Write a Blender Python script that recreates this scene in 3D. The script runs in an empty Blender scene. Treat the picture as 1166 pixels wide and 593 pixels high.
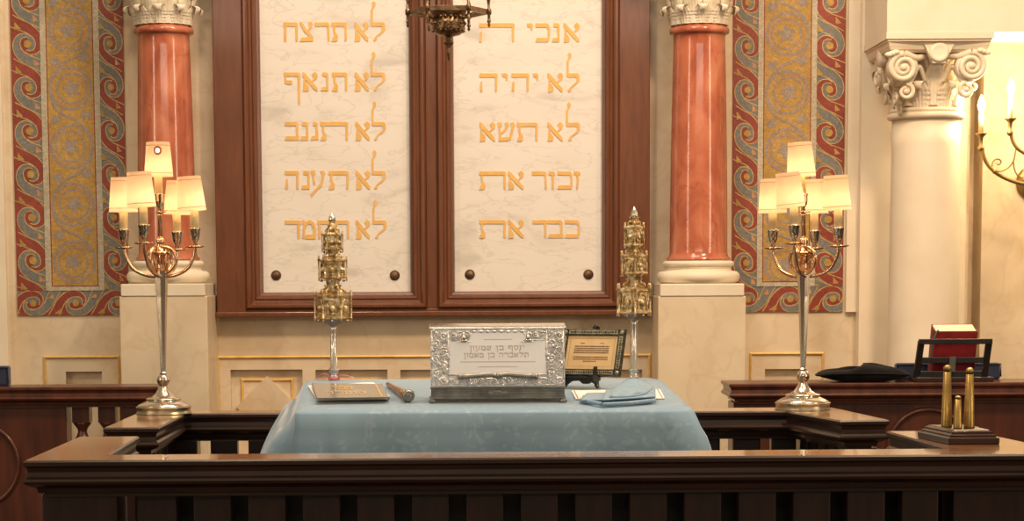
import bpy, math, random
from mathutils import Vector, Matrix
random.seed(7)
sc = bpy.context.scene
COL = sc.collection
PI = math.pi
# ------------------------------------------------------------------ camera
F, PX, PY = 2400.0, 545.0, 542.0
CZ = 1.393
TH = math.atan(230.0 / F)
ROLL = math.radians(-0.31)
CR = Matrix.Rotation(PI / 2 - TH, 3, 'X') @ Matrix.Rotation(ROLL, 3, 'Z')
CO = Vector((0, 0, CZ))
cam = bpy.data.cameras.new('camera'); cob = bpy.data.objects.new('camera', cam); COL.objects.link(cob)
cob.matrix_world = Matrix.Translation(CO) @ CR.to_4x4()
cam.sensor_fit = 'HORIZONTAL'; cam.sensor_width = 36.0
cam.lens = 36.0 * F / 1166.0
cam.shift_x = (583 - PX) / 1166.0
cam.shift_y = (PY - 296.5) / 1166.0
cam.clip_start = 0.05; cam.clip_end = 100
sc.camera = cob

def ray(px, py):
    return CR @ Vector(((px - PX) / F, -(py - PY) / F, -1.0))
def P(px, py, Y):
    d = ray(px, py); return CO + d * (Y / d.y)
def PZ(px, py, z):
    d = ray(px, py); return CO + d * ((z - CZ) / d.z)

# ------------------------------------------------------------------ mesh builder
class MB:
    def __init__(s): s.v = []; s.f = []; s.m = []; s.sm = []; s.M = None
    def add(s, vs, fs, mi=0, smooth=False):
        b = len(s.v)
        M = s.M
        for p in vs:
            p = Vector(p); s.v.append(M @ p if M else p)
        for q in fs:
            s.f.append([b + i for i in q]); s.m.append(mi); s.sm.append(smooth)
        return s
    def box(s, x0, x1, y0, y1, z0, z1, mi=0):
        v = [(x0,y0,z0),(x1,y0,z0),(x1,y1,z0),(x0,y1,z0),(x0,y0,z1),(x1,y0,z1),(x1,y1,z1),(x0,y1,z1)]
        return s.add(v, [(0,3,2,1),(4,5,6,7),(0,1,5,4),(1,2,6,5),(2,3,7,6),(3,0,4,7)], mi)
    def bar(s, a, b, w, d, mi=0, up=(0,0,1)):
        a = Vector(a); b = Vector(b); t = (b - a).normalized()
        u = Vector(up)
        if abs(t.dot(u)) > .95: u = Vector((0,1,0))
        sx = t.cross(u).normalized(); sy = sx.cross(t).normalized()
        v = []
        for p in (a, b):
            for i, j in ((-1,-1),(1,-1),(1,1),(-1,1)): v.append(p + sx*w/2*i + sy*d/2*j)
        return s.add(v, [(0,3,2,1),(4,5,6,7),(0,1,5,4),(1,2,6,5),(2,3,7,6),(3,0,4,7)], mi)
    def loft(s, rings, mi=0, smooth=False, cap0=True, cap1=True, closed=True):
        n = len(rings[0]); v = []; f = []
        for r in rings: v += list(r)
        for k in range(len(rings) - 1):
            for i in range(n if closed else n - 1):
                j = (i + 1) % n
                f.append((k*n+i, k*n+j, (k+1)*n+j, (k+1)*n+i))
        s.add(v, f, mi, smooth)
        b = len(s.v) - len(v)
        if cap0: s.f.append([b + i for i in range(n)][::-1]); s.m.append(mi); s.sm.append(False)
        if cap1: s.f.append([b + (len(rings)-1)*n + i for i in range(n)]); s.m.append(mi); s.sm.append(False)
        return s
    def lathe(s, prof, c=(0,0,0), n=32, mi=0, smooth=True, rot=0.0, cap=True):
        c = Vector(c); rings = []
        for r, z in prof:
            rings.append([c + Vector((r*math.cos(rot+2*PI*i/n), r*math.sin(rot+2*PI*i/n), z)) for i in range(n)])
        return s.loft(rings, mi, smooth, cap, cap)
    def tube(s, pts, rad, n=8, mi=0, closed=False, smooth=True, flat=1.0):
        pts = [Vector(p) for p in pts]; m = len(pts)
        if not hasattr(rad, '__len__'): rad = [rad] * m
        t0 = None; rings = []; u = None
        for k in range(m):
            a = pts[(k-1) % m] if (closed or k > 0) else pts[k]
            b = pts[(k+1) % m] if (closed or k < m-1) else pts[k]
            t = (b - a).normalized()
            if u is None:
                h = Vector((0,0,1)) if abs(t.z) < .9 else Vector((0,1,0))
                u = (h - t*h.dot(t)).normalized()
            else:
                u = (u - t*u.dot(t)).normalized()
            w = t.cross(u)
            rings.append([pts[k] + (u*math.cos(2*PI*i/n) + w*flat*math.sin(2*PI*i/n))*rad[k] for i in range(n)])
        if closed: rings.append(rings[0]); return s.loft(rings, mi, smooth, False, False)
        return s.loft(rings, mi, smooth)
    def ball(s, c, r, nu=16, nv=10, mi=0):
        c = Vector(c)
        if not hasattr(r, '__len__'): r = (r, r, r)
        rings = []
        for k in range(nv + 1):
            a = -PI/2 + PI*k/nv; q = max(math.cos(a), 1e-3)
            rings.append([c + Vector((r[0]*q*math.cos(2*PI*i/nu), r[1]*q*math.sin(2*PI*i/nu), r[2]*math.sin(a))) for i in range(nu)])
        return s.loft(rings, mi, True, True, True)
    def grid(s, fn, nu, nv, mi=0, smooth=True):
        v = [fn(i/nu, j/nv) for j in range(nv+1) for i in range(nu+1)]
        f = [(j*(nu+1)+i, j*(nu+1)+i+1, (j+1)*(nu+1)+i+1, (j+1)*(nu+1)+i) for j in range(nv) for i in range(nu)]
        return s.add(v, f, mi, smooth)
    def prism(s, poly, fn, d0, d1, mi=0):
        """poly: 2D points; fn(a,b,d)->3D"""
        n = len(poly)
        v = [fn(a, b, d0) for a, b in poly] + [fn(a, b, d1) for a, b in poly]
        f = [list(range(n)), list(range(n, 2*n))[::-1]] + [(i, i+n, (i+1) % n + n, (i+1) % n) for i in range(n)]
        return s.add(v, f, mi)
    def build(s, name, mats, parent=None, org=None, bevel=0, thick=0, sub=0):
        me = bpy.data.meshes.new(name)
        o = Vector((0,0,0))
        if parent is not None:
            q = parent
            while q is not None: o = o + q.location; q = q.parent
        elif org is not None: o = Vector(org)
        lo = Vector((0,0,0))
        if parent is not None and org is not None: lo = Vector(org) - o; o = Vector(org)
        me.from_pydata([tuple(p - o) for p in s.v], [], s.f)
        me.polygons.foreach_set('material_index', s.m); me.polygons.foreach_set('use_smooth', s.sm)
        for m in (mats if isinstance(mats, (list, tuple)) else [mats]): me.materials.append(m)
        import bmesh
        b = bmesh.new(); b.from_mesh(me); bmesh.ops.recalc_face_normals(b, faces=b.faces); b.to_mesh(me); b.free()
        me.update()
        ob = bpy.data.objects.new(name, me); COL.objects.link(ob)
        if parent is not None: ob.parent = parent; ob.location = lo
        else: ob.location = o
        if thick:
            md = ob.modifiers.new('solid', 'SOLIDIFY'); md.thickness = thick; md.offset = 0
        if bevel:
            md = ob.modifiers.new('bev', 'BEVEL'); md.width = bevel; md.segments = 2; md.limit_method = 'ANGLE'; md.angle_limit = .6
        if sub:
            md = ob.modifiers.new('sub', 'SUBSURF'); md.levels = sub; md.render_levels = sub
        return ob

def tag(o, label, cat, group=None):
    o['label'] = label; o['category'] = cat
    if group: o['group'] = group
    return o
def thing(name, loc, label, cat, group=None):
    o = bpy.data.objects.new(name, None); COL.objects.link(o); o.location = loc
    o.empty_display_size = .05
    return tag(o, label, cat, group)
def struct(o): o['kind'] = 'structure'; return o

# ------------------------------------------------------------------ materials
def mk(name, c1, c2=None, scale=6, detail=5, rough=.5, metal=0, bump=0, bscale=60, stretch=(1,1,1), rot=(0,0,0),
       ramp=(.35,.65), coat=0, sheen=0, c3=None, distort=0, tess=0, rvar=0, spec=.5, vein=None):
    m = bpy.data.materials.new(name); m.use_nodes = True
    N = m.node_tree.nodes; L = m.node_tree.links
    b = N['Principled BSDF']
    b.inputs['Roughness'].default_value = rough; b.inputs['Metallic'].default_value = metal
    b.inputs['Specular IOR Level'].default_value = spec
    b.inputs['Coat Weight'].default_value = coat; b.inputs['Coat Roughness'].default_value = .08
    b.inputs['Sheen Weight'].default_value = sheen
    tc = N.new('ShaderNodeTexCoord'); mp = N.new('ShaderNodeMapping')
    mp.inputs['Scale'].default_value = stretch; mp.inputs['Rotation'].default_value = rot
    L.new(tc.outputs['Object'], mp.inputs['Vector'])
    col = None
    if c2 is not None:
        nz = N.new('ShaderNodeTexNoise'); nz.inputs['Scale'].default_value = scale; nz.inputs['Detail'].default_value = detail
        nz.inputs['Distortion'].default_value = distort
        L.new(mp.outputs[0], nz.inputs['Vector'])
        rp = N.new('ShaderNodeValToRGB'); e = rp.color_ramp.elements
        e[0].position, e[1].position = ramp; e[0].color = (*c1, 1); e[1].color = (*c2, 1)
        if c3 is not None:
            x = e.new((ramp[0]+ramp[1])/2); x.color = (*c3, 1)
        L.new(nz.outputs['Fac'], rp.inputs['Fac']); col = rp.outputs['Color']
        if rvar:
            mr = N.new('ShaderNodeMapRange'); mr.inputs[3].default_value = rough - rvar; mr.inputs[4].default_value = rough + rvar
            L.new(nz.outputs['Fac'], mr.inputs[0]); L.new(mr.outputs[0], b.inputs['Roughness'])
    else:
        rgb = N.new('ShaderNodeRGB'); rgb.outputs[0].default_value = (*c1, 1); col = rgb.outputs[0]
    if vein:
        vc, vs, vw = vein[:3]
        n2 = N.new('ShaderNodeTexNoise'); n2.inputs['Scale'].default_value = vs; n2.inputs['Detail'].default_value = 8
        n2.inputs['Distortion'].default_value = .5
        L.new(mp.outputs[0], n2.inputs['Vector'])
        r2 = N.new('ShaderNodeValToRGB'); e = r2.color_ramp.elements
        e[0].position = .5 - vw; e[0].color = (0,0,0,1); e[1].position = .5; e[1].color = (1,1,1,1)
        x = e.new(.5 + vw); x.color = (0,0,0,1)
        L.new(n2.outputs['Fac'], r2.inputs['Fac'])
        mx = N.new('ShaderNodeMix'); mx.data_type = 'RGBA'; mx.inputs[7].default_value = (*vc, 1)
        mm = N.new('ShaderNodeMath'); mm.operation = 'MULTIPLY'; mm.inputs[1].default_value = vein[3] if len(vein) > 3 else .55
        L.new(r2.outputs['Color'], mm.inputs[0]); L.new(mm.outputs[0], mx.inputs[0])
        L.new(col, mx.inputs[6]); col = mx.outputs[2]
    if tess:
        vo = N.new('ShaderNodeTexVoronoi'); vo.inputs['Scale'].default_value = tess; vo.feature = 'F1'
        ve = N.new('ShaderNodeTexVoronoi'); ve.inputs['Scale'].default_value = tess; ve.feature = 'DISTANCE_TO_EDGE'
        L.new(tc.outputs['Object'], vo.inputs['Vector']); L.new(tc.outputs['Object'], ve.inputs['Vector'])
        sp = N.new('ShaderNodeSeparateColor'); L.new(vo.outputs['Color'], sp.inputs[0])
        mr = N.new('ShaderNodeMapRange'); mr.inputs[3].default_value = .84; mr.inputs[4].default_value = 1.12
        L.new(sp.outputs[0], mr.inputs[0])
        me = N.new('ShaderNodeMapRange'); me.inputs[1].default_value = 0.0; me.inputs[2].default_value = .12
        me.inputs[3].default_value = .72; me.inputs[4].default_value = 1
        L.new(ve.outputs['Distance'], me.inputs[0])
        mu = N.new('ShaderNodeMath'); mu.operation = 'MULTIPLY'; L.new(mr.outputs[0], mu.inputs[0]); L.new(me.outputs[0], mu.inputs[1])
        vm = N.new('ShaderNodeVectorMath'); vm.operation = 'SCALE'; L.new(col, vm.inputs[0]); L.new(mu.outputs[0], vm.inputs['Scale'])
        col = vm.outputs[0]
    L.new(col, b.inputs['Base Color'])
    if bump:
        nb = N.new('ShaderNodeTexNoise'); nb.inputs['Scale'].default_value = bscale; nb.inputs['Detail'].default_value = 4
        L.new(mp.outputs[0], nb.inputs['Vector'])
        bp = N.new('ShaderNodeBump'); bp.inputs['Strength'].default_value = bump; bp.inputs['Distance'].default_value = .004
        L.new(nb.outputs['Fac'], bp.inputs['Height']); L.new(bp.outputs[0], b.inputs['Normal'])
    return m

def emis(name, c, s):
    m = bpy.data.materials.new(name); m.use_nodes = True; N = m.node_tree.nodes; L = m.node_tree.links
    b = N['Principled BSDF']; b.inputs['Base Color'].default_value = (*c, 1)
    b.inputs['Emission Color'].default_value = (*c, 1); b.inputs['Emission Strength'].default_value = s
    nz = N.new('ShaderNodeTexNoise'); nz.inputs['Scale'].default_value = 3
    mr = N.new('ShaderNodeMapRange'); mr.inputs[3].default_value = s*.9; mr.inputs[4].default_value = s*1.1
    L.new(nz.outputs['Fac'], mr.inputs[0]); L.new(mr.outputs[0], b.inputs['Emission Strength'])
    return m

M = {}
M['cream'] = mk('cream_marble', (.60,.46,.28), (.78,.66,.47), scale=5, detail=9, rough=.36, ramp=(.25,.75), c3=(.72,.60,.43), distort=.4, vein=((.55,.36,.20), 5.5, .035, .22))
M['pale'] = mk('pale_marble', (.74,.64,.48), (.84,.76,.62), scale=5, detail=6, rough=.35, ramp=(.3,.7), distort=.5)
M['lime'] = mk('pale_limestone', (.78,.67,.50), (.86,.77,.61), scale=6, detail=5, rough=.55, ramp=(.3,.7))
M['white'] = mk('white_veined_marble', (.62,.58,.53), (.80,.76,.70), scale=3.2, detail=10, rough=.28, ramp=(.3,.55), rot=(0,.6,0), stretch=(1,1,2.6), distort=.8, c3=(.78,.735,.67), vein=((.42,.39,.36), 8, .022, .30))
M['red'] = mk('red_marble', (.34,.085,.045), (.64,.26,.15), scale=9, detail=11, rough=.17, ramp=(.28,.74), c3=(.54,.165,.085), distort=.9, stretch=(1,1,.6), coat=.4, vein=((.28,.06,.035), 7, .012, .5))
M['wood'] = mk('mahogany', (.115,.036,.014), (.18,.062,.025), scale=9, detail=7, rough=.3, stretch=(6,6,.7), ramp=(.25,.75), coat=.25, distort=.6)
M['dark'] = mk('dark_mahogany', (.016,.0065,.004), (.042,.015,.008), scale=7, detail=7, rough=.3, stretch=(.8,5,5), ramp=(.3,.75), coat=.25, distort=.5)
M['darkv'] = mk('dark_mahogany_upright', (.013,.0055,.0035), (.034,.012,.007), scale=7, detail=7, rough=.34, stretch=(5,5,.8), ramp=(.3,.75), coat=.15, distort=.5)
M['top'] = mk('lit_mahogany_top', (.24,.10,.038), (.44,.205,.085), scale=6, detail=7, rough=.15, stretch=(1,4,4), ramp=(.3,.75), coat=.7, distort=.6)  # lighter copy of the rail wood; light on the tops put into colour
M['bench'] = mk('red_mahogany', (.046,.012,.006), (.105,.028,.012), scale=6, detail=7, rough=.33, stretch=(5,5,.7), ramp=(.3,.7), coat=.2)
M['gold'] = mk('gilding', (.70,.42,.10), (.86,.58,.20), scale=30, rough=.45, metal=.25, ramp=(.3,.7))
M['letter'] = mk('gilt_lettering', (.74,.42,.11), (.82,.51,.17), scale=25, rough=.45, metal=0.0, ramp=(.3,.7))
M['silver'] = mk('silver', (.62,.58,.52), (.78,.75,.70), scale=20, rough=.24, metal=1, ramp=(.3,.7), bump=.15, bscale=40, rvar=.06)
M['plate'] = mk('engraved_silver_plate', (.80,.80,.81), (.88,.88,.89), scale=6, rough=.36, metal=.6, ramp=(.3,.7), bump=.06, bscale=80)
M['emboss'] = mk('embossed_silver', (.56,.56,.55), (.92,.92,.92), scale=75, rough=.3, metal=.65, ramp=(.3,.65), bump=1.0, bscale=110)
M['dsilver'] = mk('tarnished_silver', (.20,.185,.16), (.40,.375,.33), scale=25, rough=.34, metal=.9, ramp=(.3,.7), bump=.4, bscale=90)
M['finial'] = mk('parcel_gilt', (.34,.21,.085), (.86,.77,.58), scale=70, detail=3, rough=.3, metal=.85, ramp=(.36,.66), bump=.8, bscale=130, c3=(.68,.50,.24))
M['lampsil'] = mk('polished_lamp_silver', (.62,.53,.40), (.74,.66,.54), scale=15, rough=.2, metal=1, ramp=(.3,.7))
M['copperg'] = mk('warm_gilt_arm', (.72,.44,.24), (.84,.58,.36), scale=15, rough=.22, metal=1, ramp=(.3,.7))
M['brass'] = mk('aged_brass', (.36,.23,.07), (.56,.38,.13), scale=22, rough=.36, metal=.9, ramp=(.3,.7), bump=.1)
M['obrass'] = mk('dull_brass', (.20,.13,.05), (.40,.27,.11), scale=22, rough=.4, metal=.85, ramp=(.3,.7), bump=.1)
M['dsil2'] = mk('greenish_lamp_silver', (.34,.30,.20), (.50,.45,.32), scale=40, rough=.3, metal=.95, ramp=(.3,.7), bump=.3, bscale=90)
M['cap'] = mk('dull_bronze_cap', (.10,.055,.03), (.20,.12,.06), scale=40, rough=.5, metal=.5)
M['bronze'] = mk('dark_bronze', (.13,.08,.045), (.36,.23,.12), scale=40, rough=.32, metal=.95, ramp=(.3,.7), bump=.5, bscale=120)
M['black'] = mk('black_lacquer', (.008,.007,.007), (.018,.016,.015), scale=10, rough=.35)
M['velvet'] = mk('black_velvet', (.004,.0035,.004), (.011,.010,.011), scale=12, rough=.95, spec=.1, sheen=.05, bump=.3, bscale=30)
M['navy'] = mk('navy_velvet', (.010,.016,.045), (.018,.026,.065), scale=12, rough=.85, sheen=.2)
M['redbook'] = mk('red_book_cloth', (.22,.010,.014), (.30,.016,.020), scale=30, rough=.6)
M['pages'] = mk('book_pages', (.72,.60,.42), (.82,.72,.54), scale=8, rough=.8, stretch=(1,1,60))
M['paper'] = mk('white_paper', (.80,.76,.70), (.86,.82,.77), scale=8, rough=.8)
M['parch'] = mk('yellowed_parchment', (.62,.42,.20), (.76,.56,.30), scale=9, detail=5, rough=.7)
M['ink'] = mk('brown_ink', (.10,.045,.03), (.20,.09,.05), scale=60, rough=.8)
M['framek'] = mk('blackened_silver_frame', (.030,.030,.026), (.12,.12,.095), scale=90, rough=.4, metal=.6, ramp=(.45,.7), bump=.5)
M['frameg'] = mk('pale_gilt_inlay', (.20,.19,.13), (.42,.38,.24), scale=110, rough=.4, metal=.5, ramp=(.4,.62), bump=.5)
M['cover'] = mk('glossy_taupe_cover', (.17,.145,.115), (.23,.20,.16), scale=6, rough=.16, ramp=(.3,.7))
M['pink'] = mk('pink_ribbon', (.80,.13,.25), (.86,.20,.32), scale=20, rough=.5)
M['teal'] = mk('teal_ribbon', (.02,.16,.14), (.03,.22,.19), scale=20, rough=.6)
M['grey'] = mk('grey_card', (.10,.11,.10), (.14,.15,.13), scale=20, rough=.6)
M['candle'] = mk('cream_candle_sleeve', (.88,.68,.36), (.92,.75,.44), scale=10, rough=.5)
M['pewter'] = mk('copper_handle', (.46,.25,.13), (.62,.40,.24), scale=30, rough=.3, metal=.9, bump=.4, bscale=70)
M['floor'] = mk('dark_floor', (.05,.025,.015), (.09,.045,.025), scale=4, rough=.5, stretch=(1,8,1))
M['bulb'] = emis('bulb_glow', (1,.82,.55), 9)
TS = 115
M['mred'] = mk('red_tesserae', (.25,.040,.024), (.32,.062,.036), scale=5, rough=.5, tess=TS)
M['mgrey'] = mk('bluegrey_tesserae', (.17,.17,.155), (.235,.225,.205), scale=5, rough=.5, tess=TS)
M['mgold'] = mk('gold_tesserae', (.40,.235,.05), (.52,.32,.08), scale=6, rough=.5, tess=TS)
M['mvine'] = mk('mauve_tesserae', (.29,.23,.18), (.35,.285,.235), scale=6, rough=.5, tess=TS)
M['mcream'] = mk('stone_fillet', (.46,.40,.28), (.54,.48,.35), scale=6, rough=.5, tess=TS)
M['mline'] = mk('gold_outline_tesserae', (.50,.34,.12), (.60,.43,.18), scale=6, rough=.45, tess=TS)
M['morange'] = mk('orange_tesserae', (.50,.24,.09), (.58,.31,.13), scale=6, rough=.5, tess=TS)

def shade_mat():
    m = bpy.data.materials.new('lit_shade_cloth'); m.use_nodes = True; N = m.node_tree.nodes; L = m.node_tree.links
    N.remove(N['Principled BSDF']); out = N['Material Output']
    tc = N.new('ShaderNodeTexCoord'); nz = N.new('ShaderNodeTexNoise'); nz.inputs['Scale'].default_value = 90
    L.new(tc.outputs['Object'], nz.inputs['Vector'])
    rp = N.new('ShaderNodeValToRGB'); rp.color_ramp.elements[0].color = (.84,.63,.44,1); rp.color_ramp.elements[1].color = (.88,.68,.49,1)
    L.new(nz.outputs['Fac'], rp.inputs['Fac'])
    d = N.new('ShaderNodeBsdfDiffuse'); t = N.new('ShaderNodeBsdfTranslucent'); mx = N.new('ShaderNodeMixShader'); mx.inputs[0].default_value = .5
    L.new(rp.outputs[0], d.inputs[0]); L.new(rp.outputs[0], t.inputs[0]); L.new(d.outputs[0], mx.inputs[1]); L.new(t.outputs[0], mx.inputs[2])
    L.new(mx.outputs[0], out.inputs['Surface'])
    return m
M['shade'] = shade_mat()
M['trimband'] = mk('shade_edge_tape', (.55,.36,.20), (.62,.42,.25), scale=40, rough=.8)
M['scorch'] = mk('scorched_cloth', (.30,.10,.03), (.42,.16,.05), scale=90, rough=.9)

def damask(name, a, b):
    m = bpy.data.materials.new(name); m.use_nodes = True; N = m.node_tree.nodes; L = m.node_tree.links
    p = N['Principled BSDF']; p.inputs['Sheen Weight'].default_value = .5; p.inputs['Sheen Roughness'].default_value = .35
    tc = N.new('ShaderNodeTexCoord')
    nz = N.new('ShaderNodeTexNoise'); nz.inputs['Scale'].default_value = 14; nz.inputs['Detail'].default_value = 2
    L.new(tc.outputs['Object'], nz.inputs['Vector'])
    mxv = N.new('ShaderNodeMix'); mxv.data_type = 'VECTOR'; mxv.inputs[0].default_value = .09
    L.new(tc.outputs['Object'], mxv.inputs[4]); L.new(nz.outputs['Color'], mxv.inputs[5])
    vo = N.new('ShaderNodeTexVoronoi'); vo.inputs['Scale'].default_value = 50; vo.feature = 'SMOOTH_F1'; vo.inputs['Smoothness'].default_value = .3
    L.new(mxv.outputs[1], vo.inputs['Vector'])
    r1 = N.new('ShaderNodeValToRGB'); r1.color_ramp.elements[0].position = .36; r1.color_ramp.elements[1].position = .44
    r1.color_ramp.elements[0].color = (1,1,1,1); r1.color_ramp.elements[1].color = (0,0,0,1)
    L.new(vo.outputs['Distance'], r1.inputs['Fac'])
    v2 = N.new('ShaderNodeTexVoronoi'); v2.inputs['Scale'].default_value = 11; L.new(mxv.outputs[1], v2.inputs['Vector'])
    r2 = N.new('ShaderNodeValToRGB'); r2.color_ramp.elements[0].position = .52; r2.color_ramp.elements[1].position = .70
    r2.color_ramp.elements[0].color = (1,1,1,1); r2.color_ramp.elements[1].color = (0,0,0,1)
    L.new(v2.outputs['Distance'], r2.inputs['Fac'])
    mu = N.new('ShaderNodeMath'); mu.operation = 'MULTIPLY'; L.new(r1.outputs[0], mu.inputs[0]); L.new(r2.outputs[0], mu.inputs[1])
    mx = N.new('ShaderNodeMix'); mx.data_type = 'RGBA'; mx.inputs[6].default_value = (*a, 1); mx.inputs[7].default_value = (*b, 1)
    L.new(mu.outputs[0], mx.inputs[0]); L.new(mx.outputs[2], p.inputs['Base Color'])
    mr = N.new('ShaderNodeMapRange'); mr.inputs[3].default_value = .62; mr.inputs[4].default_value = .48
    L.new(mu.outputs[0], mr.inputs[0]); L.new(mr.outputs[0], p.inputs['Roughness'])
    bp = N.new('ShaderNodeBump'); bp.inputs['Strength'].default_value = .25; bp.inputs['Distance'].default_value = .004
    L.new(nz.outputs['Fac'], bp.inputs['Height']); L.new(bp.outputs[0], p.inputs['Normal'])
    return m
M['cloth'] = damask('blue_damask', (.215,.345,.465), (.262,.392,.503))

# ================================================================== THE SETTING
WY = 8.0
S8 = WY / F
def X(px, Y=WY, py=183): return P(px, py, Y).x
def Z(py, Y=WY, px=545): return P(px, py, Y).z

struct(MB().box(-3.2, 3.2, 2.0, 8.2, -.1, 0).build('floor', M['floor'], org=(0,5,0)))

def panel_wall(mb, x0, x1, z0, z1, y0, y1, holes, mi=0):
    xs = sorted({x0, x1, *[h[0] for h in holes], *[h[1] for h in holes]})
    zs = sorted({z0, z1, *[h[2] for h in holes], *[h[3] for h in holes]})
    for i in range(len(xs)-1):
        for k in range(len(zs)-1):
            cx, cz = (xs[i]+xs[i+1])/2, (zs[k]+zs[k+1])/2
            if any(h[0] < cx < h[1] and h[2] < cz < h[3] for h in holes): continue
            mb.box(xs[i], xs[i+1], y0, y1, zs[k], zs[k+1], mi)

zp0 = Z(520)
rec = []
for k in range(5):
    a = 262.5 + 96.7*k
    rec.append((X(a, WY, 430), X(a+82, WY, 430), zp0, Z(421, WY, a)))
rl = (X(75, WY, 430), X(116, WY, 430), zp0, Z(423, WY, 95))
rr = (X(871, WY, 430), X(918, WY, 430), zp0, Z(420, WY, 890))
w = MB()
panel_wall(w, -2.7, X(1104, 8.0), 0, 3.6, WY, WY+.03, rec + [rl, rr])
w.box(-2.7, X(1104, 8.0), WY+.03, WY+.2, 0, 3.6)
struct(w.build('wall_back', M['cream'], org=(0,WY,0)))

def ring_rect(mb, x0, x1, z0, z1, prof, mi=0):
    """profile: (inset, y) swept round a rectangle with mitred corners"""
    rr_ = []
    for i, y in prof:
        rr_.append([Vector((x0+i, y, z0+i)), Vector((x1-i, y, z0+i)), Vector((x1-i, y, z1-i)), Vector((x0+i, y, z1-i))])
    mb.loft(rr_, mi, False, False, False)
def gilt_rect(x0, x1, z1, wd):
    mb = MB(); pr = [(0, WY), (.001, WY-.006), (wd*.5, WY-.009), (wd-.001, WY-.006), (wd, WY)]
    ring_rect(mb, x0, x1, zp0, z1, pr); return mb
# gilt lines round the sunk panels of the dado
tn = [0]
def trim(mb, m):
    tn[0] += 1; return struct(mb.build('trim_%d' % tn[0], m))
trim(gilt_rect(X(247, WY, 430), X(741, WY, 430), Z(403.5), .011), M['gold'])
trim(gilt_rect(X(50, WY, 430), X(137, WY, 430), Z(405, WY, 90), .010), M['gold'])
trim(gilt_rect(X(853, WY, 430), X(938, WY, 430), Z(401, WY, 890), .010), M['gold'])
for k, (a0, a1, b0, b1) in enumerate(rec):
    g = MB(); cx = (a0+a1)/2; hw = (a1-a0)/2
    pr = [(0, WY+.03), (.001, WY+.024), (.006, WY+.022), (.010, WY+.024), (.011, WY+.03)]
    ring_rect(g, cx-.101, cx+.101, b1-.25, b1-.034, pr)
    trim(g, M['gold'])
    d = MB(); zc = b1-.142
    pts = [(cx-.118, zc), (cx, zc-.118), (cx+.118, zc), (cx, zc+.118)]
    d.prism(pts, lambda a, b, y: (a, y, b), WY+.03, WY+.012)
    trim(d, M['cream'])
# pilaster strip between the mosaic and the cream column, and the stepped return behind it
yb = 7.93
trim(MB().box(X(980, yb), X(1101, yb), yb, WY, 0, 3.6), M['lime'])
trim(MB().box(X(965, 7.98), X(979.5, 7.98), 7.98, WY, Z(355, WY, 965), 3.6), M['lime'])
wr = MB(); wr.box(X(1104, WY), 2.7, WY+.10, WY+.3, 0, 3.6)
wr.box(X(1119, 7.96), 2.7, 7.96, WY+.10, 0, 3.6)
struct(wr.build('wall_right', M['cream'], org=(2,WY,0)))
# entablature block carried by the cream column
CYF = 7.5
trim(MB().box(P(1010,37,CYF).x, 2.7, CYF, 8.05, P(1060,36.6,CYF).z, 3.6), M['lime'])
trim(MB().box(-2.7, X(3.5, 7.97), 7.97, WY, 0, 3.6), M['lime'])

# ================================================================== MOSAICS
MOS = [M['mgold'], M['mred'], M['mgrey'], M['mcream'], M['mvine'], M['mline'], M['morange']]
def smooth_pts(pts, k=6):
    out = []; n = len(pts)
    for i in range(n-1):
        p0 = pts[max(i-1,0)]; p1 = pts[i]; p2 = pts[i+1]; p3 = pts[min(i+2,n-1)]
        for j in range(k):
            t = j/k
            out.append(tuple(.5*((2*b)+(-a+c)*t+(2*a-5*b+4*c-d)*t*t+(-a+3*b-3*c+d)*t**3) for a,b,c,d in zip(p0,p1,p2,p3)))
    out.append(pts[-1]); return out
def stroke2(pts, extra=0):
    """tapered ribbon: pts (u,v,width) -> list of quads"""
    pts = smooth_pts(pts); L = []; R = []
    for i, (u, v, w_) in enumerate(pts):
        a = pts[max(i-1,0)]; b = pts[min(i+1,len(pts)-1)]
        dx, dy = b[0]-a[0], b[1]-a[1]; l = math.hypot(dx, dy) or 1
        h = w_/2 + extra
        L.append((u - dy/l*h, v + dx/l*h)); R.append((u + dy/l*h, v - dx/l*h))
    return [(L[i], L[i+1], R[i+1], R[i]) for i in range(len(L)-1)]
def disc2(c, r, n=16): return [(c[0]+r*math.cos(2*PI*i/n), c[1]+r*math.sin(2*PI*i/n)) for i in range(n)]
def annulus2(c, r, w_, n=28):
    return [tuple((c[0]+q*math.cos(2*PI*t/n), c[1]+q*math.sin(2*PI*t/n)) for q, t in ((r-w_/2,i),(r-w_/2,i+1),(r+w_/2,i+1),(r+w_/2,i))) for i in range(n)]

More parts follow.
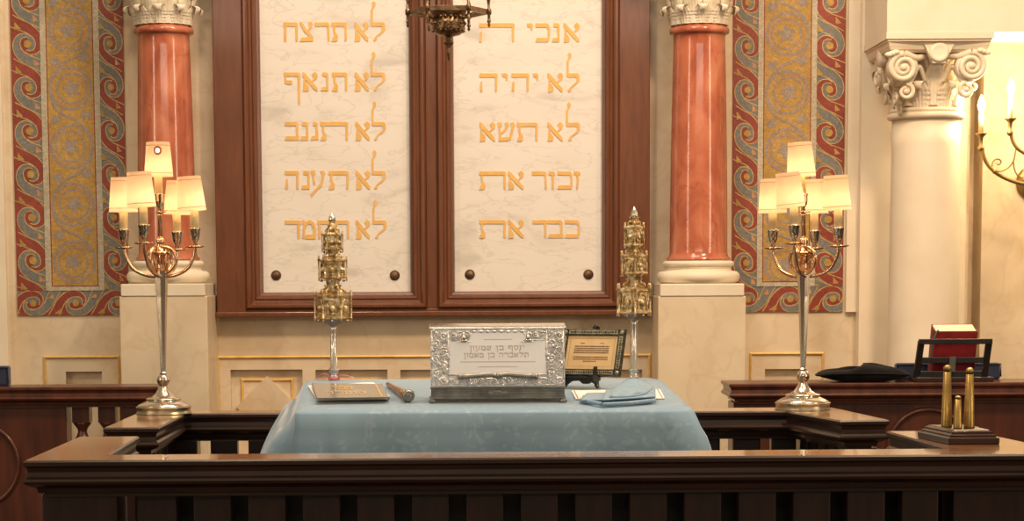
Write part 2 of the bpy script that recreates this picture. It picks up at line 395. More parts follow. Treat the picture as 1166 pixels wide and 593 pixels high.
def mosaic(px0, px1, pyb, wl, wr_, bh, fl, label, vdot, med0):
    xl, xr = X(px0, WY, 183), X(px1, WY, 183); zb = Z(pyb, WY, (px0+px1)/2)
    Wp, Hp = (xr-xl)/S8, pyb + 60.0                      # panel in photo-pixel sized units, v up from the bottom
    root = thing('mosaic_panel', ((xl+xr)/2, WY-.006, zb), label, 'mosaic')
    base = MB(); base.box(xl, xr, WY-.006, WY-.0005, zb, zb+Hp*S8, 0)
    y00 = WY-.006
    def W3(u, v, k): return (xl + u*S8, y00 - .0004*k, zb + v*S8)
    border = MB()
    cnt = [0]
    def poly(mb, pts, k, mi, clip):
        cnt[0] += 1; k = k + .0006*(cnt[0] % 900)
        q = [(min(max(u, clip[0]), clip[1]), min(max(v, clip[2]), clip[3])) for u, v in pts]
        mb.add([W3(u, v, k) for u, v in q], [tuple(range(len(q)))], mi)
    per = 48.3
    sA = [(-64,-86,40),(-30,-70,36),(6,-55,32),(34,-30,28),(42,0,23),(31,24,16),(9,31,10),(-9,24,4)]
    sB = [(-a,-b,c) for a, b, c in sA]
    sc_ = per/157.0
    def wave(frame, length, wid, A, B, off, clip, cu):
        # frame(a,b)->(u,v); a outward->inward in units, b along
        half = [((0,0),(wid*cu,0),(wid*cu,length),(0,length)), ((wid*cu,0),(wid,0),(wid,length),(wid*cu,length))]
        for h, c in zip(half, (A, B)): poly(border, [frame(*p) for p in h], 1, c, clip)
        n = int(length/per)+3
        k2 = wid/34.0
        for i in range(-1, n):
            b0 = off + per*i
            for st, c, k in ((sA, A, 2), (sB, B, 4)):
                for ex, cc, kk in ((1.1, 5, k), (0, c, k+1)):
                    for q in stroke2([(a*sc_*k2, b*sc_, w_*sc_*k2) for a, b, w_ in st], ex):
                        poly(border, [frame(wid*cu + a, b0 + b) for a, b in q], kk, cc, clip)
            poly(border, [frame(wid*cu + a, b0 + b) for a, b in disc2((0,0), 4.6*k2, 14)], 6, 0, clip)
            for (ta, tb, ts, tc) in ((-11.5,-20,4.6,0), (9.5,20,4.0,6)):
                tri = [(ta-ts*.7, tb+ts), (ta-ts*.7, tb-ts), (ta+ts, tb+ts*.8)]
                poly(border, [frame(wid*cu + a*k2, b0 + b) for a, b in tri], 6, tc, clip)
    wave(lambda a, b: (a, Hp-b), Hp-bh, wl, 1, 2, Hp-(pyb-vdot), (0, wl, bh, Hp), .58)
    wave(lambda a, b: (Wp-wr_+a, Hp-b), Hp-bh, wr_, 2, 1, Hp-(pyb-vdot), (Wp-wr_, Wp, bh, Hp), .45)
    wave(lambda a, b: (b, a), Wp, bh, 1, 2, 18, (0, Wp, 0, bh), .5)
    border.build('border', MOS, root)
    f0, f1 = wl, Wp-wr_
    fil = MB()
    def rc(mb, u0, u1, v0, v1, k, mi): mb.box(xl+u0*S8, xl+u1*S8, y00-.0004*k-.002, y00, zb+v0*S8, zb+v1*S8, mi)
    rc(fil, f0, f0+fl, bh, Hp, 5, 3); rc(fil, f1-fl, f1, bh, Hp, 5, 3); rc(fil, f0+fl, f1-fl, bh, bh+4.5, 5, 3)
    fil.build('fillet', MOS, root)
    fd = MB(); g0, g1, h0 = f0+fl, f1-fl, bh+4.5
    rc(fd, g0, g1, h0, Hp, 2, 1); rc(fd, g0+1.2, g1-1.2, h0+1.2, Hp, 4, 0)
    fd.build('field', MOS, root)
    vm = MB(); cx = (g0+g1)/2; pm = 64.5; kz = 11
    clip = (g0+1.5, g1-1.5, h0+1.5, Hp)
    R = min(26.0, (g1-g0)/2-2.0)
    rnd = random.Random(3)
    n = int(Hp/pm)+2
    for i in range(-1, n):
        v = (pyb - med0) - pm*(i) + pm*0
        v = (pyb - med0) - pm*3 + pm*(i)     # upwards from the lowest medallion
        if v > Hp+30 or v < h0: continue
        sg = 1 if i % 2 else -1
        for q in annulus2((cx, v), R-1.6, 3.2): poly(vm, q, kz, 4, clip)
        for q in annulus2((cx+sg*1.5, v), 16.5, 2.2): poly(vm, q, kz, 4, clip)
        for q in annulus2((cx+sg*1.5, v), 19.3, .8): poly(vm, q, kz, 6, clip)
        fl_ = [(cx+sg*1.5+(7.4+2.6*math.sin(5*t+i)+1.0*rnd.random())*math.cos(t), v+(7.4+2.6*math.sin(5*t+i)+1.0*rnd.random())*math.sin(t)) for t in [2*PI*k/30 for k in range(30)]]
        cc = (cx+sg*1.5, v)
        for k in range(30): poly(vm, [cc, fl_[k], fl_[(k+1) % 30]], kz, 4, clip)
        # S shaped stem to the next medallion, with two leaves and curling tendrils
        st = [(cx-sg*(R-2), v+6, 2.6), (cx-sg*(R-6), v+16.5, 2.2), (cx-sg*6, v+29, 2.8), (cx+sg*8, v+pm/2+3, 2.8), (cx+sg*(R-5), v+pm-18, 2.6), (cx+sg*(R-2), v+pm-4, 2.4)]
        for q in stroke2(st): poly(vm, q, kz+1, 4, clip)
        for s2, dv in ((1, 3), (-1, -2)):
            lx, lv = cx+s2*(R-8), v+pm/2+dv
            leaf = [(lx-6, lv-3), (lx-2, lv-6), (lx+3, lv-4), (lx+6, lv+1), (lx+3, lv+6), (lx+1, lv+2), (lx-2, lv+5), (lx-5, lv+2)]
            c0 = (lx, lv)
            for k in range(8): poly(vm, [c0, leaf[k], leaf[(k+1) % 8]], kz, 4, clip)
    vm.build('vine_scroll', MOS, root)
    base.build('backing', MOS, root)
    return root
mosaic(16, 143.5, 359, 33, 27, 28, 6.5, 'gold vine mosaic with red wave border, behind the lamp with the scorched shade', 55.5, 40+2*64.5+65)
mosaic(834, 961, 355, 28, 32, 29, 6.0, 'gold vine mosaic with red wave border, between a red column and the cream column', 58, 44+2*64.5+65)

# ================================================================== TABLETS OF THE LAW
FY = 7.93
root = thing('tablet_frame', (X(492, FY), FY, Z(357.5, FY)), 'wide mahogany double frame holding two marble tablets with gilt Hebrew lettering', 'framed tablets')
ztop = 3.3
def FX(px): return P(px, 200, FY).x
zb, zs = Z(357.5, FY), Z(350.5, FY)
fr = MB()
fr.box(FX(244.5), FX(278), FY, WY, zb, ztop)
fr.box(FX(705), FX(740), FY, WY, zb, ztop)
fr.box(FX(485), FX(498), FY+.005, WY, zs, ztop)
fr.box(FX(278), FX(705), FY+.003, WY, zb, zs)
fr.box(FX(244.5)-.004, FX(740)+.004, FY-.012, FY, zb-.006, zb+.012)
fr.build('frame', M['wood'], root, bevel=.003)
sl = FY + .05
for (a, b, i0, i1) in ((278, 485, 296, 466.5), (498, 705, 518, 687)):
    m_ = MB(); x0, x1 = FX(a), FX(b); wd = FX(296) - FX(278)
    wd = .062
    pr = [(0, FY+.02), (0, FY-.004), (.006, FY-.012), (.014, FY-.012), (.020, FY-.004), (.024, FY+.006), (.032, FY+.008), (.038, FY+.004), (.046, FY+.006), (.050, FY+.022), (.058, FY+.026), (wd, FY+.036), (wd, sl)]
    ring_rect(m_, x0, x1, zs, ztop, pr); m_.build('moulding', M['wood'], root)
    sb = MB().box(x0+.02, x1-.02, sl-.004, WY, zs+.02, ztop-.02).build('marble_slab', M['white'], root)
    sy = sl - .004
    for bx in ((314.5, 449.5) if a < 400 else (535, 670)):
        c = P(bx, 313.3 if a < 400 else 312.3, sy)
        k = MB(); k.M = Matrix.Translation(c) @ Matrix.Rotation(PI/2, 4, 'X')
        k.lathe([(.019,0),(.019,.003),(.015,.004),(.015,.006),(.010,.010),(.001,.012)], n=20)
        k.build('screw_cap', M['cap'], sb)
    if a < 400: slabL = sb
    else: slabR = sb

# broad-pen Hebrew letters: every glyph is a list of polygons; height 1, v down
def gbar(a, b, y=0.0, t=.22): return [(a+.03, y-.03), (a+.09, y+.01), (b-.10, y+.01), (b-.02, y+.06), (b, y+.12), (b, y+t), (a+.06, y+t), (a, y+t-.02)]
def gleg(x, y0, y1, w_=.13, dx=0): return [(x-w_, y0), (x, y0), (x-.015+dx, y1-.06), (x-w_*.55+dx, y1+.03), (x-w_*.95+dx, y1-.04)]
def gfoot(a, b, y=1.0, t=.22): return [(a+.07, y-t), (b, y-t-.01), (b-.02, y-.01), (b-.08, y), (a, y)]
def g_alef(W): return [[(.02,-.02),(.12,.02),(W*.55,.40),(W,.84),(W-.01,1.02),(W-.12,.98),(W*.42,.62),(.0,.20)],
    [(W-.28,.10),(W-.14,-.03),(W,.08),(W+.01,.22),(W-.06,.36),(W-.24,.50),(W-.30,.46),(W-.18,.32)], [(.08,.28),(.17,.34),(.15,.52),(.26,.66),(.34,.80),(.30,1.0),(.02,1.03),(.04,.78)]]
def g_lamed(W): return [gbar(.08,W), [(.06,.2),(.17,.16),(.17,-.62),(.11,-.70),(.06,-.64)], [(.10,-.66),(.16,-.62),(.30,-.84),(.32,-1.0),(.22,-1.12),(.12,-1.0),(.16,-.86)],
    [(W-.16,.1),(W,.12),(W+.01,.40),(W-.12,.56),(W-.42,.78),(W-.46,.95),(W-.56,1.02),(W-.62,.94),(W-.50,.74),(W-.16,.46)]]
def g_tav(W): return [gbar(0,W), gleg(W,.15,1), [(.10,.15),(.22,.2),(.20,.5),(.34,.72),(.32,.96),(.24,1.02),(0,1.02),(.06,.82),(.16,.72),(.10,.5)]]
def g_resh(W): return [gbar(0,W), gleg(W,.15,1,.12,.03)]
def g_dalet(W): return [gbar(0,W+.05), gleg(W-.02,.15,1,.13)]
def g_tsadi(W): return [[(0,.02),(.12,-.02),(.22,.10),(W*.55,.42),(W,.74),(W,1.0),(.0,1.02),(.10,.80),(W*.72,.78),(W*.35,.50),(.08,.2)],
    [(W-.24,.02),(W-.10,-.03),(W,.10),(W-.06,.30),(W-.26,.50),(W-.32,.44),(W-.20,.28)]]
def g_chet(W): return [gbar(0,W), gleg(W,.15,1), [(.06,.2),(.19,.2),(.17,1.0),(.10,1.03),(.04,.98)]]
def g_he(W): return [gbar(0,W), gleg(W-.02,.15,1), [(.06,.50),(.16,.40),(.17,.96),(.08,1.02),(.03,.96)]]
def g_nun(W): return [gbar(W-.34,W,0,.22), gleg(W,.12,.92,.12), gfoot(0,W)]
def g_gimel(W): return [gbar(W-.30,W-.04,0,.22), [(W-.17,.15),(W-.04,.15),(W,.95),(W-.08,1.0),(W-.14,.9)], [(0,1.0),(.05,.80),(W-.10,.70),(W-.08,.86),(.26,.98)]]
def g_bet(W): return [gbar(0,W-.04), gleg(W-.02,.12,.92,.13), gfoot(0,W+.02)]
def g_kaf(W): return [gbar(0,W-.06), [(W-.20,.12),(W-.04,.12),(W,.4),(W-.02,.86),(W-.14,.92),(W-.11,.4)], gfoot(0,W-.06)]
def g_fpe(W): return [gbar(0,W), gleg(W-.02,.15,1.72,.13), [(.03,.15),(.14,.2),(.12,.42),(.44,.44),(.46,.58),(.36,.66),(.06,.62)]]
def g_he2(W): return g_he(W)
def g_yod(W): return [[(0,.0),(.06,.02),(W-.1,.0),(W,.08),(W,.26),(W-.04,.42),(W-.10,.36),(W-.12,.22),(.04,.2)]]
def g_vav(W): return [gbar(0,W,0,.22), gleg(W-.06,.15,1,.13)]
def g_zayin(W): return [gbar(0,W,0,.2), [(W*.35,.15),(W*.75,.15),(W*.80,.5),(W*.62,1.02),(W*.40,.96),(W*.50,.5)]]
def g_shin(W): return [[(0,0),(.22,-.01),(.24,.2),(.14,.24),(.20,.8),(.28,.98),(.08,1.02),(.06,.3)], [(.06,.82),(W-.28,.78),(W-.22,.9),(W-.36,1.0),(.06,1.02)],
    [(W-.24,.02),(W-.08,-.02),(W,.12),(W-.06,.3),(W-.24,.92),(W-.34,.9),(W-.20,.3)], [(W*.42,.02),(W*.58,-.02),(W*.66,.14),(W*.58,.28),(W*.38,.52),(W*.16,.66),(W*.16,.56),(W*.36,.38),(W*.46,.2)]]
def g_ayin(W): return [[(.0,.0),(.24,-.01),(.28,.18),(.17,.24),(.26,.62),(.22,.76),(.15,.7),(.08,.22)], [(W-.26,.02),(W-.06,-.02),(W,.14),(W-.06,.34),(W-.18,.84),(W-.46,1.06),(.02,1.44),(.0,1.24),(W*.5,.82),(W-.26,.66),(W-.16,.28)]]
def g_mem(W): return [[(0,.0),(.14,-.02),(.24,.18),(.22,.3),(.16,.6),(.14,.95),(.02,1.0),(.05,.6),(.10,.3)], [(.18,.16),(.30,.02),(W-.3,.0),(W-.08,.14),(W,.5),(W-.02,.9),(W-.12,.9),(W-.14,.5),(W-.26,.22),(.36,.2),(.22,.34)], gfoot(W-.62,W,1.02,.24)]
def g_samekh(W): return [gbar(0,W), [(W-.13,.1),(W,.12),(W-.02,.6),(W-.22,.98),(W-.34,.92),(W-.16,.6)], [(.06,.15),(.20,.2),(.20,.6),(.36,.84),(.30,.98),(.12,.7)], [(.24,.80),(W-.24,.80),(W-.28,1.0),(.28,1.0)]]
def g_fnun(W): return [gbar(0,W,0,.2), gleg(W-.04,.15,1.5,.13)]
def g_pe(W): return [gbar(0,W-.04), [(W-.16,.12),(W,.12),(W,.88),(W-.12,.92)], gfoot(0,W), [(.03,.15),(.14,.2),(.12,.42),(.40,.44),(.42,.56),(.06,.58)]]
GW = {'י':.34,'ו':.36,'ן':.36,'ז':.4,'נ':.5,'ג':.5}
def put_words(mb, s, w_, h_, fn, mi=0):
    """Hebrew words, set right to left, fitted into w_ x h_ centred on 0,0; fn(a,b) -> 3D"""
    adv = [(.45 if ch == ' ' else GW.get(ch, .80)) for ch in s]; gap = .16
    tot = sum(adv) + gap*(len(s)-1); x = tot; k = 0
    for ch, wd in zip(s, adv):
        if ch != ' ':
            for poly in GL[ch](wd):
                k += 1
                mb.add([fn(((x-wd+u)/tot-.5)*w_, (.5-v)*h_, k) for u, v in poly], [tuple(range(len(poly)))], mi)
        x -= wd + gap
GL = {'ס':g_samekh,'ן':g_fnun,'פ':g_pe,'א':g_alef,'ל':g_lamed,'ת':g_tav,'ר':g_resh,'ד':g_dalet,'צ':g_tsadi,'ח':g_chet,'ה':g_he,'נ':g_nun,'ג':g_gimel,'ב':g_bet,'כ':g_kaf,'ף':g_fpe,'י':g_yod,'ו':g_vav,'ז':g_zayin,'ש':g_shin,'ע':g_ayin,'מ':g_mem}
def inscribe(lines, slab, a):
    for y0, y1, gs in lines:
        mb = MB(); H = (y1-y0)*sl/F
        k = 0
        for ch, p0, p1 in gs:
            o = P(p0, y0, sl-.004); e = P(p1, y0, sl-.004)
            Wd = (e.x-o.x)/H
            for poly in GL[ch](Wd):
                k += 1
                mb.prism(poly, lambda u, v, d: (o.x+u*H, d, o.z-v*H), sl-.004, sl-.0065-.00003*k)
        mb.build('lettering', M['letter'], slab)
inscribe([
 (25.3,46.3,[('ל',421,438.3),('א',403.3,419.2),('ת',377.3,395),('ר',358.3,375),('צ',341,356.4),('ח',322.4,339.2)]),
 (82.3,103,[('ל',421,438.5),('א',403.8,419.7),('ת',377.8,395.5),('נ',365.2,374),('א',344.5,361.3),('ף',323.3,342.2)]),
 (138.6,159.3,[('ל',422,439),('א',404.6,420.8),('ת',364.7,396.3),('ג',353.6,362.7),('נ',341.7,351),('ב',324,340.2)]),
 (194.3,215,[('ל',422,439),('א',405,421.3),('ת',374,397.2),('ע',353.6,370.3),('נ',343,352.6),('ה',324.3,340.6)]),
 (250.6,271.3,[('ל',423,440),('א',405,421),('ת',379.5,397.6),('ח',361.3,377.4),('מ',343.6,359.6),('ד',324.2,341.9)]),
], slabL, 0)
inscribe([
 (26.4,47.3,[('א',641.5,659.6),('נ',628.2,637.2),('כ',609.5,626.3),('י',599.9,606.6),('ה',545.2,586)]),
 (83.3,104,[('ל',643.9,659.6),('א',623.4,640.7),('י',606.6,613),('ה',582.2,602.6),('י',571.5,578.2),('ה',545.7,566.7)]),
 (139.4,160,[('ל',643.2,660),('א',623.2,640.7),('ת',588.3,612.2),('ש',566.6,586.4),('א',546,563.5)]),
 (194.9,215,[('ז',653,660.8),('כ',634.6,652),('ו',624.5,632),('ר',605.5,622.2),('א',578.4,596),('ת',545.6,576)]),
 (250.3,270.6,[('כ',643,660.4),('ב',624,641),('ד',606.2,622.7),('א',578.4,596),('ת',545.6,576)]),
], slabR, 0)

# ================================================================== COLUMNS
def acanthus(mb, c, ang, r0, z0, h, w_, curl, out=.0, mi=0, roll=230):
    ca, sa = math.cos(ang), math.sin(ang); nx, nz = 18, 26
    def fn(s, t):
        s = s*2-1
        if t < .68:
            q = t/.68; r = r0 + out*q**2; z = z0 + h*q
        else:
            q = (t-.68)/.32; a = math.radians(roll)*q; cr = curl*(1-.45*q)
            r = r0 + out + cr*(1-math.cos(a)); z = z0 + h + cr*math.sin(a)
        wd = w_*(.80+.35*math.sin(PI*min(t*1.15,1)))*(1-.55*max(0,t-.6)/.4)*(.90+.16*abs(math.sin(5.5*PI*t)))
        r += .010 - .50*w_*s*s*(1-.4*t) + .075*w_*math.cos(6*PI*s)*(1-.5*t) + .06*w_*math.cos(14*PI*t)*abs(s)
        y = s*wd
        return (c[0]+ca*r-sa*y, c[1]+sa*r+ca*y, z)
    mb.grid(fn, nx, nz, mi)
def volute(mb, c, ax_u, r, turns, tr, sgn=1, mi=0, depth=None, start=PI/2):
    """spiral scroll in the plane of ax_u and z"""
    u = Vector(ax_u).normalized(); zv = Vector((0,0,1)); n = u.cross(zv); pts = []; rad = []
    K = int(22*turns)
    for k in range(K+1):
        t = k/K; a = start - sgn*2*PI*turns*t; q = r*(1-t)**.85 + .002
        pts.append(Vector(c) + u*math.cos(a)*q*1 + zv*math.sin(a)*q); rad.append(tr*(1-.55*t))
    mb.tube(pts, rad, 8, mi); mb.ball(Vector(c), (tr*1.1,)*3, 10, 8, mi)
    return pts[0]

def red_column(px, label, group=None):
    cy = 7.84; Yf = 7.70
    cx = P(px, 200, cy).x; zt = Z(323, Yf, px); zd = Z(337, Yf, px)
    root = thing('marble_column', (cx, cy, 0), label, 'column')
    hw = .155
    b = MB(); b.box(cx-hw-.005, cx+hw+.005, Yf, WY, 0, zd); b.build('pedestal', M['cream'], root, bevel=.004)
    b = MB(); b.box(cx-hw+.002, cx+hw-.002, Yf-.004, WY, zd, zt); b.build('plinth', M['pale'], root, bevel=.003)
    def zz(py): return Z(py, cy-.1, px)
    b = MB(); z0, z1 = zt, zz(296); h = z1-z0
    pr = [(.138,z0)]
    for k in range(11): a = -PI/2+PI*k/10; pr.append((.135+.018*math.cos(a), z0+.26*h*(1+math.sin(a))*.93+.004))
    pr += [(.130, z0+.52*h), (.122, z0+.58*h), (.121, z0+.66*h), (.125, z0+.70*h)]
    for k in range(9): a = -PI/2+PI*k/8; pr.append((.122+.010*math.cos(a), z0+.84*h+.125*h*math.sin(a)))
    pr += [(.108, z1)]
    b.lathe(pr, (cx,cy,0), 48); b.build('base', M['lime'], root)
    s = MB(); zt2 = zz(30.5); n = 24; pr = [(.118, z1), (.118, z1+.006), (.110, z1+.014), (.1065, z1+.03)]
    for k in range(1, n): t = k/n; pr.append((.1065-.0125*t**1.8, z1+.03+(zt2-.03-z1-.03)*t))
    pr += [(.094, zt2-.025), (.097, zt2-.018)]
    for k in range(9): a = -PI/2+PI*k/8; pr.append((.102+.008*math.cos(a), zt2-.006+.012*math.sin(a)))
    pr += [(.098, zt2+.014)]
    s.lathe(pr, (cx,cy,0), 48); s.build('shaft', M['red'], root)
    c = MB(); z2 = zt2+.010
    c.lathe([(.094,z2),(.094,z2+.02),(.088,z2+.03),(.090,z2+.12),(.11,z2+.2),(.14,z2+.24)], (cx,cy,0), 40)
    for k in range(10):
        acanthus(c, (cx,cy), 2*PI*k/10+PI/2, .097, z2+.004, .050, .030, .018, .016)
    for k in range(10):
        acanthus(c, (cx,cy), 2*PI*(k+.5)/10+PI/2, .095, z2+.004, .115, .026, .018, .026)
    c.box(cx-.16, cx+.16, cy-.16, WY, z2+.24, z2+.29)
    c.build('capital', M['pale'], root)
red_column(189.5, 'polished red marble column on a cream pedestal, between the first mosaic and the double tablet frame')
red_column(795.5, 'polished red marble column on a cream pedestal, between the tablet frame and the mosaic next to the cream column')

def cream_column():
    cy = 7.72; cx = P(1053.5, 200, cy).x
    root = thing('stone_column', (cx, cy, 0), 'large cream stone column with a carved leafy capital under a block of wall', 'column')
    def zz(py, Y=cy-.12): return Z(py, Y, 1053)
    za = zz(133)
    s = MB(); pr = []
    for k in range(21): t = k/20; pr.append((.132-.011*t**1.5, za*t))
    s.lathe(pr, (cx,cy,0), 56)
    for k in range(1): pass
    s.build('shaft', M['lime'], root)
    a = MB(); pr = [(.121,za-.004)]
    for k in range(9): q = -PI/2+PI*k/8; pr.append((.128+.011*math.cos(q), za+.008+.012*math.sin(q)))
    for k in range(7): q = -PI/2+PI*k/6; pr.append((.125+.007*math.cos(q), za+.027+.007*math.sin(q)))
    pr += [(.119, za+.036)]
    a.lathe(pr, (cx,cy,0), 56); a.build('astragal', M['lime'], root)
    # capital
    c = MB(); z0 = za+.034; ztp = P(1060,36.6,CYF).z; Hc = ztp-z0
    zab = z0+Hc*.74
    c.lathe([(.110,z0),(.110,z0+.05),(.119,z0+.10),(.137,z0+.15),(.158,zab)], (cx,cy,0), 48)
    fx0, fx1 = P(1010,37,CYF).x, P(1132,37,CYF).x
    yb_ = 7.93
    # abacus: upper slab and concave-sided block below it
    c.box(fx0-.002, fx1, CYF-.002, yb_, ztp-.022, ztp)
    c.box(fx0+.004, fx1-.006, CYF+.004, yb_, ztp-.030, ztp-.022)
    rings = []
    for t, ins in ((0,.008),(.4,.011),(.75,.016),(1,.028)):
        z = ztp-.030-(Hc*.14)*t; x0, x1, y0 = fx0+ins, fx1-ins, CYF+ins
        ring = [Vector((x0, yb_, z))]
        for k in range(9):
            q = k/8; ring.append(Vector((x0+(x1-x0)*q, y0+.014*math.sin(PI*q), z)))
        ring.append(Vector((x1, yb_, z))); rings.append(ring)
    c.loft(rings, 0, False, True, True)
    # tablet-like drop with a disc in the middle of the front, and of the flank
    fm = (fx0+fx1)/2
    c.prism([(-.055,0),(.055,0),(.02,-.07),(-.02,-.07)], lambda u, v, d: (fm+u, d, ztp-.030+v-.005), CYF+.06, CYF+.018)
    k = MB(); k.M = Matrix.Translation((fm, CYF+.020, ztp-.068)) @ Matrix.Rotation(PI/2, 4, 'X')
    k.lathe([(.036,-.03),(.036,.004),(.031,.010),(.026,.012),(.020,.009),(.001,.012)], n=28); c.add(k.v, k.f, 0, True)
    k = MB(); k.M = Matrix.Translation((fx0+.022, cy, ztp-.068)) @ Matrix.Rotation(-PI/2, 4, 'Y')
    k.lathe([(.034,-.03),(.034,.004),(.028,.012),(.001,.012)], n=24); c.add(k.v, k.f, 0, True)
    # leaves
    for i in range(8): acanthus(c, (cx,cy), PI/8+2*PI*i/8, .116, z0, .072, .034, .022, .026)
    for i in range(8):
        dg = i % 2
        acanthus(c, (cx,cy), 2*PI*i/8, .112, z0+.008, .118 if dg else .125, .038 if dg else .030, .030 if dg else .020, .072 if dg else .030)
    # volutes: pairs at the abacus corners on front and flank
    for (vx, vz, sg) in ((P(1031,76,CYF).x, Z(76,CYF,1031), 1), (P(1108.5,74,CYF).x, Z(74,CYF,1108), -1)):
        cc = Vector((vx, CYF+.030, vz))
        p0 = volute(c, cc, (1,0,0), .047, 2.2, .0125, -sg, start=PI/2)
        c.M = Matrix.Translation(cc+Vector((0,.028,0))) @ Matrix.Rotation(PI/2, 4, 'X')
        c.lathe([(.054,-.025),(.054,.018),(.046,.024),(.001,.024)], n=32); c.M = None
        st = [Vector(p) for p in smooth_pts([(cx+sg*-.012, CYF+.10, z0+.10), (cx-sg*.035, CYF+.075, z0+.17), (vx+sg*.045, CYF+.045, vz+.035), tuple(p0)], 6)]
        c.tube(st, [.010+.004*i/len(st) for i in range(len(st))], 8)
        st = [Vector(p) for p in smooth_pts([(cx-sg*.03, CYF+.10, z0+.09), (cx-sg*.06, CYF+.075, z0+.14), (vx+sg*.030, CYF+.055, vz-.045), (vx+sg*.01, CYF+.04, vz-.062)], 6)]
        c.tube(st, [.010]*len(st), 8)
        volute(c, (vx+sg*.012, CYF+.045, vz-.082), (1,0,0), .026, 1.6, .009, sg)
        # leaf tuft on the abacus corner
        for q in range(3): c.ball((vx-sg*(.030+.012*q), CYF+.022, vz+.052-.004*q), (.016,.012,.010), 10, 8)
    for (vy, vz) in ((CYF+.08, Z(80,CYF,990)), (CYF+.33, Z(84,CYF+.3,990))):
        cc = Vector((fx0+.034, vy, vz)); sg = 1 if vy < CYF+.2 else -1
        volute(c, cc, (0,1,0), .045, 2.2, .012, -sg)
        c.M = Matrix.Translation(cc+Vector((.026,0,0))) @ Matrix.Rotation(-PI/2, 4, 'Y')
        c.lathe([(.050,-.02),(.050,.018),(.001,.022)], n=28); c.M = None
        volute(c, (fx0+.055, vy+sg*.02, vz-.085), (0,1,0), .028, 1.6, .009, sg)
        volute(c, (fx0+.075, vy+sg*.05, vz-.125), (0,1,0), .020, 1.4, .008, sg)
    for sx in (-1, 1):
        volute(c, (cx+sx*.026, CYF+.085, z0+.175), (1,0,0), .022, 1.6, .009, sx)
    c.build('capital', M['lime'], root)
cream_column()
# ================================================================== RAILINGS
RZ = 1.0
def inset_poly(pts, d):
    n = len(pts); out = []
    for i in range(n):
        a, b, c = Vector(pts[i-1]), Vector(pts[i]), Vector(pts[(i+1) % n])
        e0 = (b-a).normalized(); e1 = (c-b).normalized()
        n0 = Vector((-e0.y, e0.x)); n1 = Vector((-e1.y, e1.x))
        m = (n0+n1); m = m/ max(m.length_squared, 1e-6)*2
        out.append(b + m*d)
    return out
RP = [(.004,0),(0,-.004),(0,-.012),(.006,-.016),(.009,-.026),(.008,-.036),(.002,-.041),(0,-.046),(.003,-.052),(.014,-.058),(.024,-.062),(.026,-.072),(.038,-.074),(.038,-.082)]
def handrail(name, plan, zt, root, side, topm, prof=RP, sc_=1.0):
    mb = MB(); rings = []
    for d, z in prof: rings.append([Vector((p.x, p.y, zt+z*sc_)) for p in inset_poly(plan, d*sc_)])
    mb.loft(rings, 0, False, False, True)
    b = len(mb.v)
    mb.add(rings[0], [tuple(range(len(plan)))], 1)
    return mb.build(name, [side, topm], root)
def slat(root, a, b, zt, zb=0, w_=.082, d=.04, name='baluster', m=None, dirv=(1,0)):
    """upright flat baluster centred on a (plan)"""
    x, y = a; u = Vector((dirv[0], dirv[1])).normalized(); v = Vector((-u.y, u.x))
    mb = MB(); cs = [(-w_/2,-d/2),(w_/2,-d/2),(w_/2,d/2),(-w_/2,d/2)]
    r0 = [Vector((x+u.x*i+v.x*j, y+u.y*i+v.y*j, zb)) for i, j in cs]; r1 = [p+Vector((0,0,zt-zb)) for p in r0]
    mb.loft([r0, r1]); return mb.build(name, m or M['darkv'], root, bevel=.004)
# --- front rail with its two forward wings
plan = [(-.985,5.18),(-.977,4.50),(1.30,4.535),(1.222,5.22),(1.012,5.22),(1.050,4.69),(-.818,4.645),(-.835,5.18)]
fr = thing('front_railing', (.1, 4.57, 0), 'dark mahogany railing across the front of the platform, nearest of all the woodwork', 'railing')
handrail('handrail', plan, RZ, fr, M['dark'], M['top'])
zt = RZ-.078
yS = 4.60
def post(root, x0, x1, y0, y1, z1=zt, name='post'):
    return MB().box(x0, x1, y0, y1, 0, z1).build(name, M['darkv'], root, bevel=.004)
def sx(px, y): return (px-545)/F*y
post(fr, sx(44,4.55), sx(131,4.55), 4.55, 4.66)
post(fr, sx(1089,4.58), 1.27, 4.585, 4.70)
cxs = [208.6+62.4*i for i in range(14)]                   # gaps between the balusters
for a, b in zip([152.5-9.5]+cxs, cxs+[1081.0]):
    x0, x1 = sx(a+9.5, 4.58), sx(b-9.5, 4.58)
    slat(fr, ((x0+x1)/2, yS), None, zt, .10, x1-x0, .045)
MB().box(sx(44,4.55), 1.27, 4.572, 4.65, 0, .10).build('bottom_rail', M['dark'], fr, bevel=.004)
MB().box(sx(150,4.7), sx(1090,4.7), 4.72, 4.74, 0, zt).build('dark_gap_sheet', M['black'], fr)  # black sheet added to stand for the shaded interior behind the gaps
for x0, x1, y0 in ((-.945,-.865,4.70),(1.06,1.18,4.74)):
    MB().box(x0, x1, y0, 5.16, 0, zt).build('side_panel', M['darkv'], fr, bevel=.004)
# --- back rail with the two lamp corners
plan = [(-.985,6.16),(-.978,5.48),(-.833,5.48),(-.836,6.03),(.875,6.00),(.963,5.60),(1.098,5.615),(1.035,6.16)]
br = thing('back_railing', (0, 6.09, 0), 'dark mahogany railing behind the blue covered table, carrying the two lamps', 'railing')
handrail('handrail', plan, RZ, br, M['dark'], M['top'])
yB = 6.08
def sb_(px): return (px-545)/F*yB
post(br, -.955, -.86, 5.52, 5.62); post(br, -.955, sb_(225), 6.055, 6.135)
post(br, .985, 1.075, 5.635, 5.73); post(br, sb_(911), 1.02, 6.045, 6.135)
gaps = [(226,240),(270.5,283)]
q = 283
while q < 800: gaps.append((q+31.5, q+45)); q += 45
gaps += [(820,834.5),(866,878.5)]
gaps = [g for g in gaps if g[1] < 812 or g[0] > 818]
ed = [225]+[e for g in gaps for e in g]+[908]
ed[0] = 225.5
